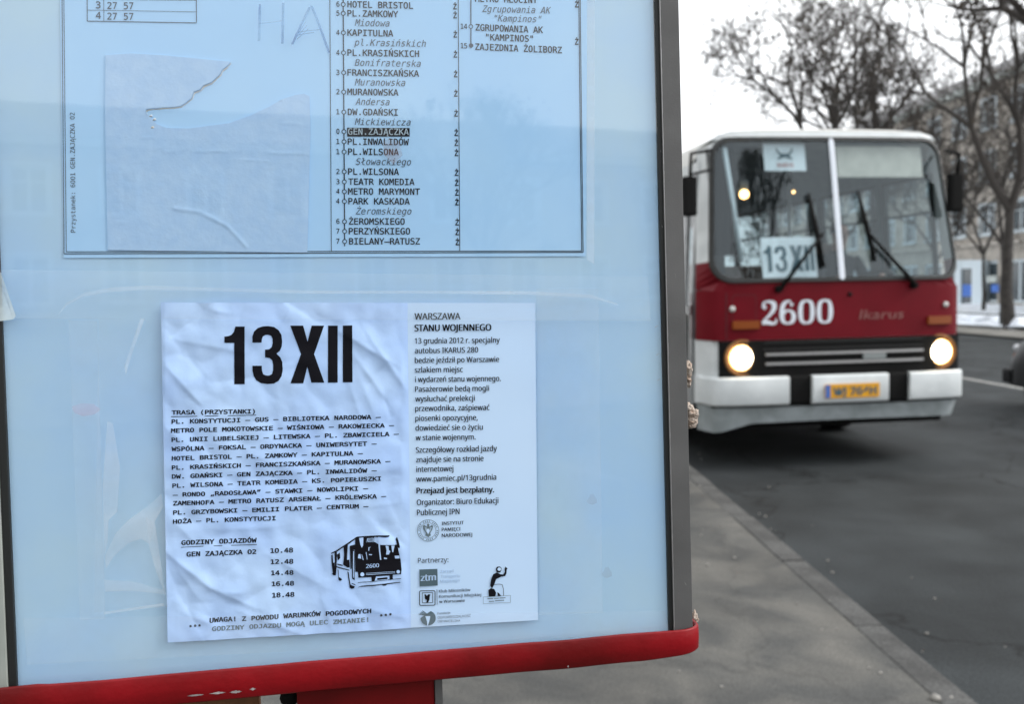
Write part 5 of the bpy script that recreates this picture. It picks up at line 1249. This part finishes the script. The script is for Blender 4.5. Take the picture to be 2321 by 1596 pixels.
# shop details: white door surround with blue posters (seen right of the bus)
for (px, w, z0, z1, mt, nm) in ((2166, 0.0, 0, 0, None, None),): pass
def facade_y(px): 
    r = ray(px, 640); t = 31.2 / r.x; return (CAMP + r * t).y
def on_facade(x, y): r = ray(x, y); t = (31.0 - CAMP.x) / r.x; p = CAMP + r * t; return p.y, p.z
sd_ = empty('shop_front', (31.0, facade_y(2200), 0), R(-90)); tag(sd_, 'white shop front with blue posters in its windows beside the tree trunk', 'shop front')
def fpart(name, x0, x1, y0, y1, mt, d0, d1):
    ya, za = on_facade(x0, y0); yb_, zb_ = on_facade(x1, y1); base = facade_y(2200)
    lo, hi = sorted((za, zb_)); lo = max(lo, 0)
    mb = MB(); mb.box(base - ya, base - yb_, -d1, -d0, lo, hi); return mb.build(name, mt, sd_, bevel=.01)
fpart('frame', 2168, 2180, 590, 712, M['wframe'], -.1, .12); fpart('frame', 2207, 2232, 590, 712, M['wframe'], -.1, .12); fpart('lintel', 2180.5, 2206.5, 590, 608, M['wframe'], -.1, .12)
fpart('pane', 2181, 2206, 609, 712, M['wpane'], -.1, .02); fpart('poster', 2183, 2204, 645, 672, M['bluep'], .025, .04); fpart('poster', 2250, 2266, 645, 662, M['bluep'], .06, .09); fpart('poster', 2236, 2250, 698, 720, M['wframe'], .06, .10)
fpart('sign_board', 2240, 2262, 625, 640, M['plaster'], .06, .10)
# pale annex further right
bx, _ = building('pale_building', (29.4, 46.5, 0), R(-90), 18, 2, 3.1, M['plaster'], 'pale plastered building at the right edge behind the bare tree', bay=3.6, ground_h=3.6, shop=True, roofh=2.2)
# unseen building behind the photographer, added for its reflection in pane and windscreen
b3, _ = building('reflection_building', (30, -34, 0), R(180), 46, 2, 3.2, M['stone'], 'long stone building behind the photographer, unseen, added for its dark reflection in the pane', ground_h=3.6, shop=False, roofh=3.0)

b4, _ = building('stone_building', (-17, -22, 0), R(90), 60, 3, 3.2, M['stone'], 'unseen stone apartment block on the pavement side, added for its dark reflection in the windscreen', ground_h=3.6, shop=False, roofh=3.0)  # unseen block added to darken the reflection in the windscreen's left corner
# low fence along the snow
fn_ = empty('verge_fence', (17.7, 18, .05)); tag(fn_, 'low dark iron fence half buried in snow along the verge', 'fence')
pm = None
for k in range(13):
    if pm is None:
        mb = MB(); mb.box(-.04, .04, -.04, .04, 0, .60); pm = mb.build('post', M['fence'], fn_, bevel=.008); o = pm
    else: o = pm.copy(); C.objects.link(o); o.parent = fn_
    o.location = (0, k * 3.0, 0)
for z in (.44,):
    mb = MB(); mb.box(-.03, .03, 0, 37.5, z, z + .05); mb.build('rail', M['fence'], fn_)
hd = MB()
for k in range(90):
    y = 22 + k * .33 + random.uniform(-.1, .1)
    hd.ico((18.4 + random.uniform(-.5, .5), y, .14), random.uniform(.28, .46), 2, 0, .5, (1, 1, .7))
hs_ = hd.build('snow_heap', M['snow']); hs_.location = (0, 0, 0); tag(hs_, 'lumpy ridge of cleared snow along the low fence', 'snow', kind='stuff')

# ==================================================================
# TREES (bare winter trees)
# ==================================================================
def tree(name, loc, height, seed, lean=(0, 0), spread=.55, trunk_r=.16, levels=7, first=.38, leafn=4200, leaf_s=.13, forks=None, rz=0, k1=None, twig=.013):
    rd = random.Random(seed); tr = MB(); cr = MB(); lf = []
    tips = []
    def grow(p, d, L, r, lv):
        n = 3; pts = [p]; rads = [r]; q_ = Vector(p); dd = Vector(d)
        for k in range(n):
            dd = (dd + Vector((rd.uniform(-1, 1), rd.uniform(-1, 1), rd.uniform(-.5, .9))) * (.10 if lv == 0 else .24)).normalized()
            q_ = q_ + dd * L / n; pts.append(q_.copy()); rads.append(r * (1 - .38 * (k + 1) / n))
        tgt = tr if lv < 1 else cr
        tgt.tube(pts, [max(x_, twig) for x_ in rads], 8 if lv < 2 else (5 if lv < 4 else 3), 0, False)
        if lv >= levels: tips.append((q_.copy(), dd.copy())); return
        if lv >= levels - 2: tips.append((pts[2].copy(), dd.copy()))
        nb = 3 if lv in (0, 1) else rd.choice((2, 2, 2, 3))
        ph = rd.uniform(0, 6.28)
        for k in range(nb):
            a = ph + 6.283 * k / nb + rd.uniform(-.4, .4); sp = spread * rd.uniform(.6, 1.35)
            o1 = dd.orthogonal().normalized(); o2 = dd.cross(o1)
            nd = (dd * math.cos(sp) + (o1 * math.cos(a) + o2 * math.sin(a)) * math.sin(sp) + Vector((0, 0, .12))).normalized()
            grow(q_, nd, L * rd.uniform(.66, .86) * (k1 if (k1 and lv == 0) else 1), r * .66, lv + 1)
        if lv >= 1 and rd.random() < .7:   # side twig
            o1 = dd.orthogonal().normalized(); a = rd.uniform(0, 6.28); nd = (dd * .5 + o1 * math.cos(a) + dd.cross(o1) * math.sin(a)).normalized()
            grow(pts[1], nd, L * .5, r * .3, min(levels, lv + 2))
    base = Vector((0, 0, 0)); d0 = Vector((lean[0], lean[1], 1)).normalized()
    grow(base, d0, height * first, trunk_r * 1.15, 0)
    # dry leaf and seed clumps at the tips
    lm = MB()
    tips = rd.sample(tips, max(20, int(len(tips) * .28)))      # foliage hangs on in clumps
    for k in range(leafn):
        tp, dd = rd.choice(tips); c_ = tp + Vector((rd.gauss(0, .20), rd.gauss(0, .20), rd.gauss(0, .17)))
        s_ = leaf_s * rd.uniform(.5, 1.3); a1 = Vector((rd.uniform(-1, 1), rd.uniform(-1, 1), rd.uniform(-1, 1))).normalized(); a2 = a1.orthogonal().normalized()
        lm.add([c_ - a1 * s_, c_ + a2 * s_ * .6, c_ + a1 * s_, c_ - a2 * s_ * .6], [(0, 1, 2, 3)])
    t_ = empty(name, loc, rz)
    # scale so that the crown reaches the wanted height
    top = max(v[2] for v in cr.v); k = height / top
    for b_ in (tr, cr, lm): b_.v = [(x * k, y * k, z * k) for x, y, z in b_.v]
    tr.build('trunk', M['bark'], t_); cr.build('crown', M['twig'], t_); lm.build('dry_leaves', M['leaf'], t_)
    return t_
def at_depth(px, d):
    r = ray(px, 640); r = Vector((r.x, r.y, 0)); t = d / r.dot(fw0); return (CAMP.x + r.x * t, CAMP.y + r.y * t, 0)
G = 'bare winter trees along the street'
def T(px, d, h, seed, label, **kw):
    t_ = tree('bare_tree', at_depth(px, d), h, seed, **kw); tag(t_, label, 'tree', G); return t_
t1 = T(1826, 38, 14.4, 3, 'slender bare tree rising above the left half of the bus roof', trunk_r=.22, first=.5, k1=.42, twig=.017, spread=.55, leafn=2000, leaf_s=.10, rz=2.6)
t2 = T(1985, 40, 13.0, 11, 'bare tree with forked trunk rising above the right half of the bus roof', trunk_r=.26, first=.5, k1=.50, twig=.017, spread=.46, leafn=2000, leaf_s=.10, rz=1.0)
t3 = T(1745, 60, 8.9, 5, 'small distant bare tree above the left corner of the bus roof', trunk_r=.10)
t4 = T(1905, 60, 11.5, 8, 'thin bare tree further back between the two taller trees', trunk_r=.2, first=.45, k1=.6, twig=.02, spread=.5, leafn=500, leaf_s=.09)
t5 = T(2290, 30, 15.5, 14, 'large bare tree with a dark trunk beside the shop front at the right edge', trunk_r=.27, first=.36, spread=.55, leafn=1800, leaf_s=.08)
t6 = T(2130, 44, 10.6, 17, 'bushy bare tree behind the top right corner of the bus', trunk_r=.14, leafn=3000, leaf_s=.10, spread=.62, twig=.019)
t7 = T(2230, 46, 11.0, 23, 'dense bare tree close against the stone building', trunk_r=.14, leafn=3000, leaf_s=.10, spread=.62, twig=.019)
t10 = T(2275, 41, 12.5, 31, 'twiggy bare tree veiling the upper windows of the stone building', trunk_r=.16, leafn=4200, leaf_s=.11, spread=.6, twig=.021)
t8 = copy_tree(t2); t8.location = at_depth(2420, 25); t8.rotation_euler = (0, 0, 2.1); t8.scale = (1.15, 1.15, 1.15); t8['label'] = 'bare tree just outside the right edge, its branches hanging into view'
t9 = copy_tree(t1); t9.location = at_depth(1235, 27); t9.rotation_euler = (0, 0, 1.0); t9['label'] = 'bare tree hidden behind the display case, only its twigs showing beside the frame'
# trees behind the photographer
for k, (x, y, rz, sc) in enumerate(((-13, -16, .5, .95), (13.5, -14.5, 2.2, 1.25), (20, -30, 4.0, 1.3), (9, -30, 1.3, .9))):
    c_ = copy_tree(t6 if k % 2 == 0 else t2); c_.location = (x, y, 0); c_.rotation_euler = (0, 0, rz); c_.scale = (sc, sc, sc)
    c_['label'] = 'bare street tree behind the photographer, %s of the row mirrored in the glass' % ('first', 'second', 'third', 'last')[k]; c_['group'] = 'trees behind the photographer'
